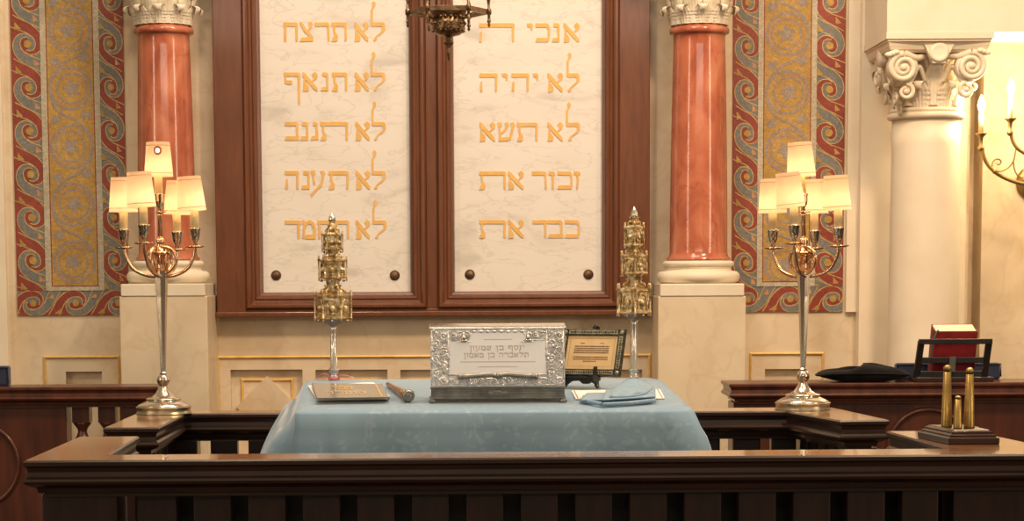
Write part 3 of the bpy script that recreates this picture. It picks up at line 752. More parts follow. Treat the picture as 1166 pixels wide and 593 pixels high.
for k in range(1, len(gaps)):
    x0, x1 = sb_(gaps[k-1][1]), sb_(gaps[k][0])
    slat(br, ((x0+x1)/2, yB), None, zt, .10, x1-x0, .045)
x0, x1 = sb_(878.5), sb_(906.5); slat(br, ((x0+x1)/2, yB), None, zt, .10, x1-x0, .045)
MB().box(-.95, 1.0, 6.06, 6.11, 0, .10).build('bottom_rail', M['dark'], br, bevel=.004)
for k in range(5):
    slat(br, (-.905, 5.68+.085*k), None, zt, .10, .06, .04, dirv=(0,1))
    t = (k+.6)/5.2
    slat(br, (1.015-.075*t, 5.70+.36*t), None, zt, .10, .055, .04, dirv=(-.22,1))
# --- panelled benches beyond
def bench_rail(name, x0, x1, y, zt_, label, panels, balus, dep):
    root = thing(name, ((x0+x1)/2, y+.12, 0), label, 'railing')
    pl = [(x0,y),(x1,y),(x1,y+dep),(x0,y+dep)]
    handrail('handrail', pl, zt_, root, M['bench'], M['bench'], RP, .85)
    z2 = zt_-.066
    for a, b, arch in panels:
        mb = MB(); mb.box(a, b, y+.045, y+dep-.04, 0, z2)
        mb.build('panel', M['bench'], root, bevel=.003)
        if arch:
            cxp, czp, r = arch; pts = [(cxp+r*math.cos(t), y+.042, czp+r*math.sin(t)) for t in [2*PI*i/40 for i in range(40)]]
            k = MB(); k.tube(pts, .008, 8, closed=True); k.build('arched_moulding', M['bench'], root)
    for xb in balus:
        k = MB(); w_ = .029
        k.box(xb-w_, xb+w_, y+.06, y+.06+2*w_, z2-.058, z2)
        zt3 = z2-.058
        prof = [(.030,zt3),(.029,zt3-.006),(.017,zt3-.022),(.015,zt3-.032),(.020,zt3-.046),(.031,zt3-.062),(.035,zt3-.095),(.029,zt3-.15),(.018,zt3-.25),(.016,zt3-.30),(.024,zt3-.33),(.024,zt3-.36)]
        k.lathe(prof[::-1], (xb, y+.06+w_, 0), 24)
        k.box(xb-w_, xb+w_, y+.06, y+.06+2*w_, 0, zt3-.355)
        k.build('baluster', M['bench'], root)
    return root
BY = 7.0
def bx(px): return (px-545)/F*BY
zl = P(60,440.5,BY).z
bench_rail('bench_railing', -1.95, bx(180), BY, zl, 'reddish mahogany railing with vase balusters, behind the lamp with the scorched shade',
    [(-1.93, bx(72), (bx(-32), P(0,530,BY).z, .14)), (bx(133.5), bx(178), None)], [bx(87.5), bx(117.5)], .18)
zr = P(900,436.5,BY).z
bench_rail('reading_bench', bx(831), 2.2, BY, zr, 'long reddish mahogany bench front, bearing the black cushion and the book stand',
    [(bx(838), bx(978), None), (bx(977), 2.18, (bx(1062), P(1062,513,BY).z, .135))], [], .24)
# ================================================================== THE COVERED TABLE
YF_, YS_, YE_ = 5.27, 5.80, 5.91
ZBK = 1.0985; SL = .0877
ANG = math.atan(SL)
def ztop_(y): return ZBK - SL*max(0.0, YS_-y) if y < YS_ else ZBK
NS = Vector((0, -SL, 1)).normalized()
P0 = Vector((0, YS_, ZBK))
def S(px, py, lift=0.0):
    d = ray(px, py); o = P0 + NS*lift
    return CO + d * ((o-CO).dot(NS) / d.dot(NS))
SM = Matrix(((1,0,0),(0,math.cos(ANG),-math.sin(ANG)),(0,math.sin(ANG),math.cos(ANG)))).to_4x4()   # slope frame
def slope_at(p, rz=0): return Matrix.Translation(p) @ SM @ Matrix.Rotation(rz, 4, 'Z')

tb = thing('reading_table', (.02, 5.6, 0), 'wooden reading table hidden under the blue damask cloth', 'table')
t = MB(); e = .012
vv = []
for z_ in (-.045, -e):
    for x, y in ((-.43,5.30),(.50,5.30),(.47,5.80),(.47,5.89),(-.45,5.89),(-.45,5.80)): vv.append((x, y, ztop_(y)+z_))
t.add(vv, [(0,1,2,3,4,5)[::-1], (6,7,8,9,10,11)] + [(i,(i+1)%6,(i+1)%6+6,i+6) for i in range(6)])
t.build('tabletop', M['darkv'], tb)
for x in (-.40, .43):
    for y in (5.35, 5.84): MB().box(x-.03, x+.03, y-.03, y+.03, 0, ztop_(y)-.05).build('leg', M['darkv'], tb)

cl = MB()
cor = [Vector((-.452,YF_)), Vector((.535,YF_)), Vector((.497,YE_)), Vector((-.478,YE_))]
def outline(n=64, r=.035):
    pts = []
    for i in range(4):
        a, b = cor[i], cor[(i+1) % 4]
        for k in range(n):
            q = k/n; pts.append((a.lerp(b, q), i, q))
    return pts
OUT = outline(60)
N_ = len(OUT); cen = Vector((.025, 5.6))
rows = []
for s in [0.02, .2, .4, .6, .8, .9, .96, 1.0]:
    row = []
    for (p, i, q) in OUT:
        v = cen.lerp(p, s); z = ztop_(v.y) + .003
        if s == 1.0: z -= .003
        row.append(Vector((v.x, v.y, z)))
    rows.append(row)
DL = .60
nrm = []
for (p, i, q) in OUT:
    a, b = cor[i], cor[(i+1) % 4]; e_ = (b-a).normalized(); n1 = Vector((e_.y, -e_.x))
    a0 = cor[i-1]; e0 = (a-a0).normalized(); n0 = Vector((e0.y, -e0.x))
    c2 = cor[(i+2) % 4]; e2 = (c2-b).normalized(); n2 = Vector((e2.y, -e2.x))
    w_ = .10
    if q < w_: n1 = (n0.lerp(n1, .5+.5*q/w_)).normalized()
    elif q > 1-w_: n1 = (n1.lerp(n2, .5*(q-1+w_)/w_)).normalized()
    nrm.append(n1)
K = 26
rnd = random.Random(5)
for k in range(1, K+1):
    t = k/K; row = []
    for j, (p, i, q) in enumerate(OUT):
        dz = DL*t
        cd = min(q, 1-q)*4
        cfold = math.exp(-(min(q,1-q)/.10)**2)
        if i == 0:      base = .010+.030*t + .020*t*math.sin(q*19+1.0) + .010*t*math.sin(q*47)
        elif i == 1:    base = .012+.085*t + .020*t*math.sin(q*13)
        elif i == 3:    base = .012+.110*t + .022*t*math.sin(q*15+.5)
        else:           base = .010+.04*t
        if i == 3: base = .15*math.tanh(dz/.21)*(1-math.exp(-((1-q)/.07)**2)) + .02*t*math.sin(q*15+.5) + .010
        if i == 3 or (i == 0 and q < .1) or (i == 2 and q > .9): cfold *= .18
        off = min(1, k/3)*base + cfold*(.13*t**.8)*(1.0 if i != 2 else .6)
        # hollow pleat just beside each front corner
        if i == 0: off -= .085*t**.8*(.0*q + math.exp(-((q-.93)/.028)**2))
        if i == 1: off -= .05*t*math.exp(-((q-.16)/.07)**2)
        off = max(off, .006)
        n1 = nrm[j]; v = p + n1*off
        z = ztop_(p.y) + .002 - dz - .006*math.sin(q*9+i)*t
        if k == 1: z = ztop_(p.y) - .006; v = p + n1*.009
        row.append(Vector((v.x, v.y, z)))
    rows.append(row)
cl.loft(rows, 0, True, True, False)
o = cl.build('tablecloth', M['cloth'], org=(.02, 5.6, 1.05))
tag(o, 'pale blue damask cloth draped over the reading table down to the front railing', 'tablecloth')

LB = .0045     # things lie on the cloth, which is this much above the board
# --- silver box
c0 = S(490, 458.5, LB); c1 = S(644, 458.0, LB)
bc = (c0+c1)/2; Wb = (c1-c0).length; dp = .10
box = thing('silver_box', bc, 'large silver box with embossed border and scroll handle in the middle of the blue cloth', 'box')
BM = slope_at(bc)
def nb(): m = MB(); m.M = BM; return m
SHR = Matrix.Identity(4); SHR[1][2] = .21; SHR[1][3] = -.21*.040     # the upper part leans back like a desk lid
def nu(): m = MB(); m.M = BM @ SHR; return m
pu = 5.38/F           # metres per photo pixel at the box
hw = Wb/2
b = nb()
zf = .010; zdr = zf+.030; zl_ = .188
b.box(-hw+.002, hw-.002, .004, dp, zf, zdr); b.box(-hw, hw, .001, dp+.002, zdr-.005, zdr); b.box(-hw, hw, .001, dp+.002, zf, zf+.004)
for q in range(3): b.box(-hw+.006, hw-.006, .002, dp, zf+.008+.006*q, zf+.011+.006*q)
b.build('base', M['dsilver'], box, bevel=.0012)
for x in (-hw+.006, hw-.006):
    for y in (.008, dp-.008):
        f_ = nb(); f_.lathe([(.009,0),(.011,.003),(.006,.007),(.007,.011)], (x,y,0), 14); f_.build('foot', M['dsilver'], box)
# small rosette in the middle of the drawer front
r_ = nb(); r_.ball((0,.002,zf+.015), (.012,.004,.009)); r_.ball((-.018,.002,zf+.015), (.008,.003,.006)); r_.ball((.018,.002,zf+.015), (.008,.003,.006))
r_.build('rosette', M['dsilver'], box)
b = nb(); sd = .21*(zl_-zdr)
b.prism([(.006,zdr),(dp,zdr),(dp,zl_),(.006+sd,zl_)], lambda y, z, x: (x, y, z), -hw+.001, hw-.001); b.build('body', M['silver'], box, bevel=.002)
b = nu(); b.box(-hw-.002, hw+.002, .001, dp-sd+.004, zl_-.003, zl_+.004); b.build('lid', M['silver'], box, bevel=.0015)
# embossed frame: plain bed + scrolls and leaves in relief
fw = .050; fh = .030
b = nu()
def fbox(x0, x1, z0, z1, y0=.001, y1=.006, mi=0): b.box(x0, x1, y0, y1, z0, z1, mi)
X0, X1, Z0, Z1 = -hw+.001, hw-.001, zdr+.001, zl_-.003
fbox(X0, X0+fw, Z0, Z1, .003); fbox(X1-fw, X1, Z0, Z1, .003); fbox(X0+fw, X1-fw, Z0, Z0+.028, .003)
fbox(X0+fw, X0+fw+.05, Z1-.026, Z1, .003); fbox(X1-fw-.05, X1-fw, Z1-.026, Z1, .003); fbox(X0+fw, X1-fw, Z1-.007, Z1, .002)
for xx in (X0+.004, X0+fw-.004, X1-.004, X1-fw+.004):
    b.tube([(xx,.003,Z0+.004),(xx,.003,Z1-.004)], .0016, 6)
b.tube([(X0+.004,.003,Z0+.004),(X1-.004,.003,Z0+.004)], .0016, 6)
b.tube([(X0+fw-.004,.003,Z0+.030),(X1-fw+.004,.003,Z0+.030)], .0014, 6)
for sg in (-1,1):
    pts = [(sg*(hw-fw-.004),.003,Z1-.028),(sg*(hw-fw-.035),.003,Z1-.028),(sg*(hw-fw-.046),.003,Z1-.024),(sg*(hw-fw-.056),.003,Z1-.009)]
    b.tube(pts, .0018, 6)
def curl(cx, cz, r, sg, turns=1.4, st=0):
    pts = []; rad = []
    for k in range(19):
        t = k/18; a = st + sg*2*PI*turns*t; q = r*(1-.8*t)
        pts.append((cx+q*math.cos(a), .0025, cz+q*math.sin(a))); rad.append(.0026-.0012*t)
    b.tube(pts, rad, 6); b.ball((cx,.002,cz), (r*.28,.004,r*.28), 8, 6)
rr_ = random.Random(11)
for sg in (-1,1):
    xm = sg*(hw-fw/2)
    zz_ = Z0+.016; k = 0
    while zz_ < Z1-.010:
        curl(xm-.010*(1 if k % 2 else -1), zz_, .0105, 1 if k % 2 else -1, 1.5, k)
        curl(xm+.011*(1 if k % 2 else -1), zz_+.008, .0075, -1 if k % 2 else 1, 1.3, k+2)
        for e in range(3):
            b.ball((xm+rr_.uniform(-.019,.019), .0025, zz_+rr_.uniform(-.008,.008)), (rr_.uniform(.002,.004),.003,rr_.uniform(.003,.006)), 8, 6)
        zz_ += .0185; k += 1
x = -hw+fw+.010; k = 0
while x < hw-fw-.006:
    curl(x, Z0+.014, .0085, 1 if k % 2 else -1, 1.4, k); b.ball((x+.009,.0025,Z0+.014+.006*(1 if k % 2 else -1)), (.005,.003,.003), 8, 6)
    if abs(x) > hw-fw-.05: curl(x, Z1-.014, .008, 1 if k % 2 else -1, 1.4, k)
    else: b.ball((x,.002,Z1-.006), (.006,.003,.0035), 8, 6)
    x += .0175; k += 1
b.build('embossed_frame', M['emboss'], box)
pl = nu(); pl.box(X0+fw-.002, X1-fw+.002, .004, .0065, Z0+.026, Z1-.004)
plate = pl.build('front_plate', M['plate'], box)
pe = M['pink_etch'] = mk('etched_lettering', (.50,.40,.36), (.60,.48,.43), scale=30, rough=.6, metal=.4)
def tx(txt, w_, h_, cz, cx=0, par=plate):
    m = nu(); put_words(m, txt, w_, h_, lambda a, c, k: (cx+a, .0036-.00002*k, cz+c))
    if m.v: m.build('lettering', pe, par)
zrow = lambda py: .188 - (py-374)*pu
tx('יוסף בן שמעון', .140, .0115, zrow(396.5), -.002)
tx('תלאברה בן מאמון', .165, .0115, zrow(404.5), -.004)
m = nu()
rr_ = random.Random(2)
for cz, w_ in ((zrow(387), .07), (zrow(412.0), .19), (zrow(417.5), .10)):
    x = -w_/2
    while x < w_/2:
        l = rr_.uniform(.002,.0045); m.box(x, x+l, .0034, .004, cz-.0012, cz+.0012); x += l+rr_.uniform(.001,.0022)
m.build('engraving', pe, plate)
# bracket-like scroll handle
h = nu(); hz = zrow(427)
for sg in (-1, 1):
    pts = smooth_pts([(0,-.010,hz-.001),(sg*.02,-.011,hz+.0035),(sg*.05,-.011,hz+.001),(sg*.085,-.011,hz-.001),(sg*.094,-.010,hz-.001)], 5)
    h.tube(pts, [.0065]*len(pts), 10, flat=.8)
    h.ball((sg*.097,-.010,hz-.0015), (.006,.007,.008)); h.ball((sg*.088,-.010,hz-.001), (.003,.0075,.0085))
    h.bar((sg*.080,-.010,hz),(sg*.080,.006,hz), .007, .007)
h.ball((0,-.010,hz+.001), (.005,.008,.009))
h.build('handle', M['dsilver'], box)
for px in (528, 601):
    k = nu(); c = ((px-566.5)*pu, .000, zrow(384.5))
    k.ball((c[0],-.004,c[2]), (.006,.006,.007)); k.ball((c[0],-.003,c[2]-.007), (.010,.005,.004)); k.ball((c[0],-.003,c[2]+.008), (.0035,.004,.006))
    k.box(c[0]-.018, c[0]+.018, .000, .004, c[2]-.0115, c[2]-.009)
    k.build('stud', M['silver'], box)

# --- book lying at the left end, with loose sheets under it
def quad_slab(mb, pts, lift0, lift1, mi=0):
    a = [S(x, y, lift1) for x, y in pts]; d = -NS*(lift1-lift0)
    mb.add(a + [p+d for p in a], [(0,1,2,3),(7,6,5,4)] + [(i,i+4,(i+1)%4+4,(i+1)%4) for i in range(4)], mi)
sh = MB(); quad_slab(sh, [(350.5,438.8),(425,434.8),(444.5,450.8),(361,455)], LB, LB+.004)
tag(sh.build('paper_sheaf', M['paper'], org=S(395,446,LB)), 'thin sheaf of white paper peeking out under the taupe book', 'paper')
bk = thing('prayer_book', S(400, 446, LB+.004), 'closed taupe book with gold Hebrew title, lying flat on the blue cloth', 'book')
BB = [(354.8,435.4),(435.2,437.0),(443.0,451.8),(360.6,453.0)]
b = MB(); quad_slab(b, [(355.6,436.2),(434.4,437.7),(441.8,451.6),(361.2,452.8)], LB+.006, LB+.013); b.build('page_block', M['pages'], bk)
b = MB(); quad_slab(b, BB, LB+.013, LB+.016); cover = b.build('front_cover', M['cover'], bk, bevel=.0012)
b = MB(); quad_slab(b, [(355.0,437.2),(435.2,438.6),(443.2,453.6),(360.8,454.6)], LB+.004, LB+.0065); b.build('back_cover', M['black'], bk)
def onbook(u, v, l=LB+.0165):      # u,v in 0..1 across the cover, v up
    x = BB[3][0]*(1-u)*(1-v)+BB[2][0]*u*(1-v)+BB[1][0]*u*v+BB[0][0]*(1-u)*v
    y = BB[3][1]*(1-u)*(1-v)+BB[2][1]*u*(1-v)+BB[1][1]*u*v+BB[0][1]*(1-u)*v
    return S(x, y, l)
for s_, w_, h_, cu, cv in (('ספר', .30, .20, .41, .70), ('התורה', .56, .20, .43, .36)):
    m = MB(); put_words(m, s_, w_, h_, lambda a, c, k: onbook(cu+a, cv+c, LB+.0165+.00002*k)); m.build('lettering', M['gold'], cover)
m = MB()
for u0, u1, v0, v1 in ((.90,.915,.04,.96),):
    m.add([onbook(u0,v0),onbook(u1,v0),onbook(u1,v1),onbook(u0,v1)], [(0,1,2,3)])
m.build('gold_line', M['gold'], cover)

# --- hand rattle shaped silver piece
t0 = S(441.5, 437.0, LB+.006); t1 = S(464.6, 457.5, LB) + NS*.0165
rt = thing('torah_pointer', S(455, 450, LB), 'copper toned tapered handle with a round silver knob end, lying between book and silver box', 'pointer')
ax = (t1-t0); L_ = ax.length; q_ = ax.to_track_quat('Z', 'Y').to_matrix().to_4x4()
m = MB(); m.M = Matrix.Translation(t0) @ q_
m.lathe([(.002,0),(.0055,.002),(.0062,.010),(.0050,.014),(.0058,.02),(.0075,L_*.4),(.0095,L_*.7),(.0115,L_-.010)], n=20); m.build('handle', M['pewter'], rt)
m = MB(); m.M = Matrix.Translation(t0) @ q_
m.lathe([(.010,L_-.014),(.014,L_-.010),(.0160,L_-.004),(.0165,L_+.004),(.0145,L_+.012),(.011,L_+.0145),(.0095,L_+.0135),(.006,L_+.0165),(.001,L_+.017)], n=24)
for k in range(10): a = 2*PI*k/10; m.ball((.0155*math.cos(a), .0155*math.sin(a), L_), .0028, 8, 6)
m.build('knob', M['dsilver'], rt)

# --- white cards and the folded blue napkin
def card(pts, ridge, label):
    m = MB(); quad_slab(m, pts, LB, LB+.0022)
    m2 = [S(x, y, LB+.0024) for x, y in ridge]
    o = m.build('folded_card', M['paper'], org=S((pts[0][0]+pts[2][0])/2, (pts[0][1]+pts[2][1])/2, LB))
    k = MB(); w_ = Vector((.0012,0,0))
    k.add([m2[0]-w_, m2[0]+w_, m2[1]+w_, m2[1]-w_], [(0,1,2,3)]); k.build('crease_shade', M['ink'], o)  # thin dark strip painting the shade in the card's crease
    tag(o, label, 'card', 'white cards by the napkin')
card([(650.8,444.3),(702,443.2),(708,452.4),(655.6,454.0)], [(653.6,444.4),(658.4,453.6)], 'white card with its plain end poking out beside the silver box')
card([(706,443.8),(751.4,442.8),(757,453.0),(712,455.0)], [(748.6,443.2),(754.2,452.6)], 'white card sticking out beyond the far end of the blue napkin')

def napkin():
    root = thing('napkin', S(702, 456, LB), 'folded blue cloth napkin lying in loose layers on white cards', 'napkin')
    def layer(name, A, B, C, D, l0, l1, hump, th=.0035, roll=0.0):
        # A,B front edge; D,C back edge
        m = MB()
        def fn(u, v):
            x = (A[0]*(1-u)+B[0]*u)*(1-v)+(D[0]*(1-u)+C[0]*u)*v
            y = (A[1]*(1-u)+B[1]*u)*(1-v)+(D[1]*(1-u)+C[1]*u)*v
            l = l0+(l1-l0)*v + hump(u, v)
            p = S(x, y, LB) + NS*l
            return p
        m.grid(fn, 28, 12, 0); o = m.build(name, M['cloth'], root, thick=th)
        return o
    layer('fold', (660,458.2), (744,459.5), (745.5,450), (664,452.5), .004, .004, lambda u, v: .0012*math.sin(9*u)+.0005)
    layer('fold', (662,460.5), (746,457.5), (746.5,449), (668,453), .009, .010, lambda u, v: .0016*math.sin(7*u+1))
    layer('fold', (686,463.2), (746.5,459.2), (745,448.5), (690,452), .0155, .016, lambda u, v: .0026*math.sin(8*u)*v+.0014)
    # the top leaf rises to a peak at the back
    layer('fold', (694,461.5), (744,455.8), (741,447.2), (701,450.5), .021, .024, lambda u, v: .017*math.sin(PI*min(1,u*1.05))*v**1.1+.0025*math.sin(12*u)*(1-v))
    # rolled hems along the front
    m = MB(); pts = [S(661,458.6,LB)+NS*.0075, S(672,460.6,LB)+NS*.0075, S(686,463.4,LB)+NS*.007]
    m.tube(smooth_pts([tuple(p) for p in pts], 5), .0055, 10)
    pts = [S(686,463.6,LB)+NS*.007, S(715,462.0,LB)+NS*.007, S(746,459.2,LB)+NS*.008]
    m.tube(smooth_pts([tuple(p) for p in pts], 5), .0052, 10)
    pts = [S(696,461.0,LB)+NS*.020, S(716,460.2,LB)+NS*.0195, S(732,457.6,LB)+NS*.0215, S(742,452.4,LB)+NS*.025]
    m.tube(smooth_pts([tuple(p) for p in pts], 5), [.0055-.0002*i for i in range(16)], 10)
    m.build('hem', M['cloth'], root)
napkin()

# --- framed parchment on its black easel
fy = 5.70
fc = P(673.5, 401.5, 5.63)
es = thing('small_easel', S(668, 440, LB), 'small black carved easel holding the framed page', 'easel')
yaw, lean = math.radians(-26), math.radians(20)
FM = Matrix.Translation(fc) @ Matrix.Rotation(yaw, 4, 'Z') @ Matrix.Rotation(-lean, 4, 'X')
pf = thing('framed_page', fc + FM.to_3x3() @ Vector((0,0,-.066)), 'blackened frame with pale inlay around a yellowed Hebrew page, beside the silver box', 'framed page')
w_, h_, b_ = .091, .0655, .0185
m = MB(); m.M = FM; rings = []
for i, y in ((0,.006),(0,-.004),(.003,-.006),(.0035,-.0045),(b_-.003,-.0045),(b_-.002,-.006),(b_,-.005),(b_,0)):
    rings.append([Vector((x*(w_-i), y, z*(h_-i))) for x, z in ((-1,-1),(1,-1),(1,1),(-1,1))])
m.loft(rings, 0, False, False, False); m.build('frame', M['framek'], pf)
m = MB(); m.M = FM
for sg in (-1,1):
    m.box(-w_+b_+.002, w_-b_-.002, -.0056, -.004, sg*(h_-b_/2)-.0055, sg*(h_-b_/2)+.0055)
    m.box(sg*(w_-b_/2)-.0055, sg*(w_-b_/2)+.0055, -.0056, -.004, -h_+b_+.002, h_-b_-.002)
    for s2 in (-1,1): m.ball((sg*(w_-b_/2), -.0045, s2*(h_-b_/2)), (.006,.0015,.006), 12, 6)
m.build('inlay', M['frameg'], pf)
m = MB(); m.M = FM
rr_ = random.Random(8)
for sg in (-1,1):
    x = -w_+b_+.006
    while x < w_-b_-.008:
        l = rr_.uniform(.003,.006); m.box(x, x+l, -.0060, -.0055, sg*(h_-b_/2)-.0025, sg*(h_-b_/2)+.0025); x += l+.0022
    z = -h_+b_+.006
    while z < h_-b_-.006: m.box(sg*(w_-b_/2)-.0025, sg*(w_-b_/2)+.0025, -.0060, -.0055, z, z+.004); z += .0065
m.build('inlay_lettering', M['framek'], pf)
m = MB(); m.M = FM; m.box(-w_+b_-.001, w_-b_+.001, -.002, .004, -h_+b_-.001, h_-b_+.001); page = m.build('page', M['parch'], pf)
m = MB(); m.M = FM
def dash(x0, x1, z, hh):
    x = x0
    while x < x1:
        l = rr_.uniform(.0018,.0042); m.box(x, min(x+l, x1), -.0027, -.002, z-hh/2, z+hh/2)
        if rr_.random() < .4: m.box(x, x+.0007, -.0027, -.002, z-hh, z+hh*.7)
        x += l+rr_.uniform(.0006,.0016)
for k, z in enumerate((.0175,.0115,.0055,-.0005,-.0125,-.0185)):
    dash(-.050, .050, z, .0022 if k not in (2,) else .0026)
dash(-.020, .018, -.0245, .002); dash(-.034,-.022,.026,.0016); dash(.022,.034,.026,.0016)
m.build('script', M['ink'], page)
m = MB(); m.M = FM; q = [(-.064,-.039),(.064,-.039),(.064,.039),(-.064,.039)]
ring_ = [[Vector((x*k_, -.0024, z*k_)) for x, z in q] for k_ in (1.0, .99)]
m.loft(ring_, 0, False, False, False); m.build('ruled_border', M['ink'], page)
# easel in the frame of the page: two arms under the lower edge, carved apron, splayed legs, back strut
EM = Matrix.Translation(fc) @ Matrix.Rotation(yaw, 4, 'Z')
def eb(): m = MB(); m.M = EM; return m
bot = -.0655*math.cos(lean); by = -(-.0655)*0
yfr = -.0655*math.sin(lean)          # lower edge of the frame comes forward
zg = (S(684,441,LB)-fc).z
m = eb()
ap = [(-.070,bot-.002),(.030,bot-.002),(.030,bot-.024),(.034,zg+.004),(.036,zg),(.028,zg),(.022,zg+.012),(.012,zg+.018),(.004,zg+.012),(-.012,zg+.012),(-.022,zg+.020),(-.046,zg+.018),(-.060,zg+.008),(-.064,zg+.001),(-.072,zg+.001),(-.070,bot-.024)]
m.prism(ap, lambda a, b, d: (a, d, b), yfr-.012, yfr+.004); m.build('apron', M['black'], es, bevel=.001)
for x in (-.066, .027):
    m = eb(); m.prism([(yfr+.010,bot-.012),(yfr-.017,bot-.014),(yfr-.022,bot+.004),(yfr-.018,bot+.026),(yfr-.0125,bot+.028),(yfr-.0115,bot+.004),(yfr+.010,bot-.003)], lambda a, b, d: (d, a, b), x-.005, x+.005); m.build('arm', M['black'], es, bevel=.001)
m = eb(); m.bar((0, .0655*math.sin(lean)+.012, .0655*math.cos(lean)+.004), (0, yfr+.010, bot-.006), .022, .006, up=(1,0,0)); m.ball((0,.0655*math.sin(lean)+.012,.0655*math.cos(lean)+.004),(.011,.005,.009))
m.build('back_rest', M['black'], es, bevel=.001)
yb2 = yfr+.055
pz = EM @ Vector((0, yb2, 0)); zg2 = ztop_(pz.y)+LB-fc.z
m = eb(); m.bar((0, .022, .01), (0, yb2, zg2+.001), .012, .005, up=(1,0,0)); m.build('strut', M['black'], es)

# ================================================================== TORAH FINIALS on their pegs
def finial(px, base_py, top_py, rot, label, budh, tiers, polyr, group, ribbon):
    Y = 5.85; u = Y/F
    c = P(px, base_py, Y); zb_ = ztop_(Y)+LB; cx, cy = c.x, Y
    zz = lambda py: P(px, py, Y).z
    root = thing('torah_finial', (cx, cy, zb_), label, 'finial', group)
    (t3a,t3b,t3w), (t2a,t2b,t2w), (t1a,t1b,t1w) = tiers       # lowest first: bottom py, top py, width px
    m = MB(); zc = zz(t3a)
    zcol = zz(420)
    m.lathe([(.0145,zb_),(.0145,zb_+.006),(.0115,zb_+.010),(.0110,zcol-.006),(.0145,zcol-.005),(.0145,zcol),(.0105,zcol+.004),(.0085,zc-.030),(.0098,zc-.018)], (cx,cy,0), 20)
    m.build('pole', M['silver'], root)
    m = MB(); R3 = t3w*u*.5
    m.lathe([(.010,zc-.019),(.013,zc-.016),(R3*.55,zc-.006),(R3*.80,zc+.002)], (cx,cy,0), 6, smooth=False, rot=rot); m.build('cone', M['dsilver'], root)
    def tier(za, zb2, wd, nm):
        R = wd*u*.5; r = R*.92; h = zb2-za
        m = MB(); C0 = (cx,cy,0)
        pr = [(r*.90,za),(r*.98,za+.002),(r*.98,za+h*.08),(r*.90,za+h*.10),(r*.90,za+h*.80),(r*.99,za+h*.83),(r*.99,za+h*.89),(r*.80,za+h*.93),(r*.42,za+h*1.06)]
        m.lathe(pr, C0, 6, smooth=False, rot=rot)
        o = m.build(nm, M['finial'], root)
        col = MB(); pan = MB(); bl = MB()
        for k in range(6):
            a = rot+2*PI*k/6; x, y = cx+R*.93*math.cos(a), cy+R*.93*math.sin(a); q = R*.085
            col.lathe([(q*.3,za-.007),(q*.9,za-.004),(q*.5,za-.001),(q,za+.001),(q,za+.003),(q*.6,za+.005),(q*.6,za+h*.82),(q,za+h*.86),(q*1.15,za+h*.93),(q*.5,za+h*.98),(q*.85,za+h*1.04),(q*.2,za+h*1.12)], (x,y,0), 8)
            a2 = a+PI/6; rr2 = r*.90*math.cos(PI/6)
            n_ = Vector((math.cos(a2), math.sin(a2), 0)); tt = Vector((-math.sin(a2), math.cos(a2), 0)); b0 = Vector((cx,cy,0))+n_*rr2
            # arched window frame with a boss on each face
            hwid = r*.30
            pts = [b0+n_*.0008+tt*sx_*hwid+Vector((0,0,za+h*zf_)) for sx_, zf_ in ((-1,.16),(-1,.52),(-.7,.66),(0,.74),(.7,.66),(1,.52),(1,.16))]
            pan.tube(pts, R*.045, 6)
            pan.ball(b0+n_*.001+Vector((0,0,za+h*.40)), (R*.16,R*.16,h*.13), 8, 6)
            pan.ball(b0+n_*.001+Vector((0,0,za+h*.20)), (R*.10,R*.10,h*.05), 8, 6)
            # drop bells between the corner shafts
            bb = Vector((cx,cy,0))+n_*(r*.93)
            bl.lathe([(.0006,za-.001),(R*.05,za-.003),(R*.085,za-.007),(R*.03,za-.009)], (bb.x,bb.y,0), 8)
            # scroll brackets above the tier
            g = Vector((cx,cy,0))
            e = Vector((math.cos(a), math.sin(a), 0))
            sp = [g+e*R*.62+Vector((0,0,zb2-.004)), g+e*R*.60+Vector((0,0,zb2+.006)), g+e*R*.42+Vector((0,0,zb2+.010)), g+e*R*.36+Vector((0,0,zb2+.017)), g+e*R*.44+Vector((0,0,zb2+.021))]
            col.tube(smooth_pts([tuple(p) for p in sp], 4), R*.06, 6)
        col.build('corner_shaft', M['finial'], o); pan.build('arched_panel', M['finial'], o); bl.build('bell', M['dsilver'], o)
        return R
    z3a, z3b, z2a, z2b, z1a, z1b = zz(t3a), zz(t3b), zz(t2a), zz(t2b), zz(t1a), zz(t1b)
    tier(z3a, z3b, t3w, 'tower_stage'); tier(z2a, z2b, t2w, 'tower_stage'); tier(z1a, z1b, t1w, 'tower_stage')
    for za, zb2, r in ((z3b, z2a, t2w*u*.26), (z2b, z1a, t1w*u*.27)):
        m = MB(); m.lathe([(r*1.25,za-.003),(r*.85,za+.004),(r*.8,(za+zb2)/2),(r*.95,zb2-.003),(r*1.5,zb2+.001)], (cx,cy,0), 12, smooth=False); m.build('neck', M['finial'], root)
    m = MB()
    zt_ = zz(top_py); zk = zt_-budh*u
    R1 = t1w*u*.5
    m.lathe([(R1*.50,z1b),(R1*.42,z1b+.006),(R1*.50,z1b+(zk-z1b)*.35),(R1*.34,z1b+(zk-z1b)*.5),(R1*.40,z1b+(zk-z1b)*.68),(R1*.24,z1b+(zk-z1b)*.8),(R1*.30,zk)], (cx,cy,0), 12)
    m.build('spire', M['finial'], root)
    for k in range(6):
        m = MB(); a = rot+2*PI*k/6; m.ball((cx+R1*.38*math.cos(a), cy+R1*.38*math.sin(a), z1b+(zk-z1b)*.30), (R1*.15,R1*.15,R1*.2), 8, 6); m.build('crest_bead', M['finial'], root)
    m = MB(); rb = .0105
    m.lathe([(rb*.55,zk-.001),(rb*.9,zk+.003),(rb,zk+.009),(rb*.8,zk+(zt_-zk)*.55),(rb*.45,zk+(zt_-zk)*.8),(.0008,zt_)], (cx,cy,0), 12)
    m.build('bud', M['silver'], root)
    return root, cx, cy, zb_
g = 'pair of tower finials'
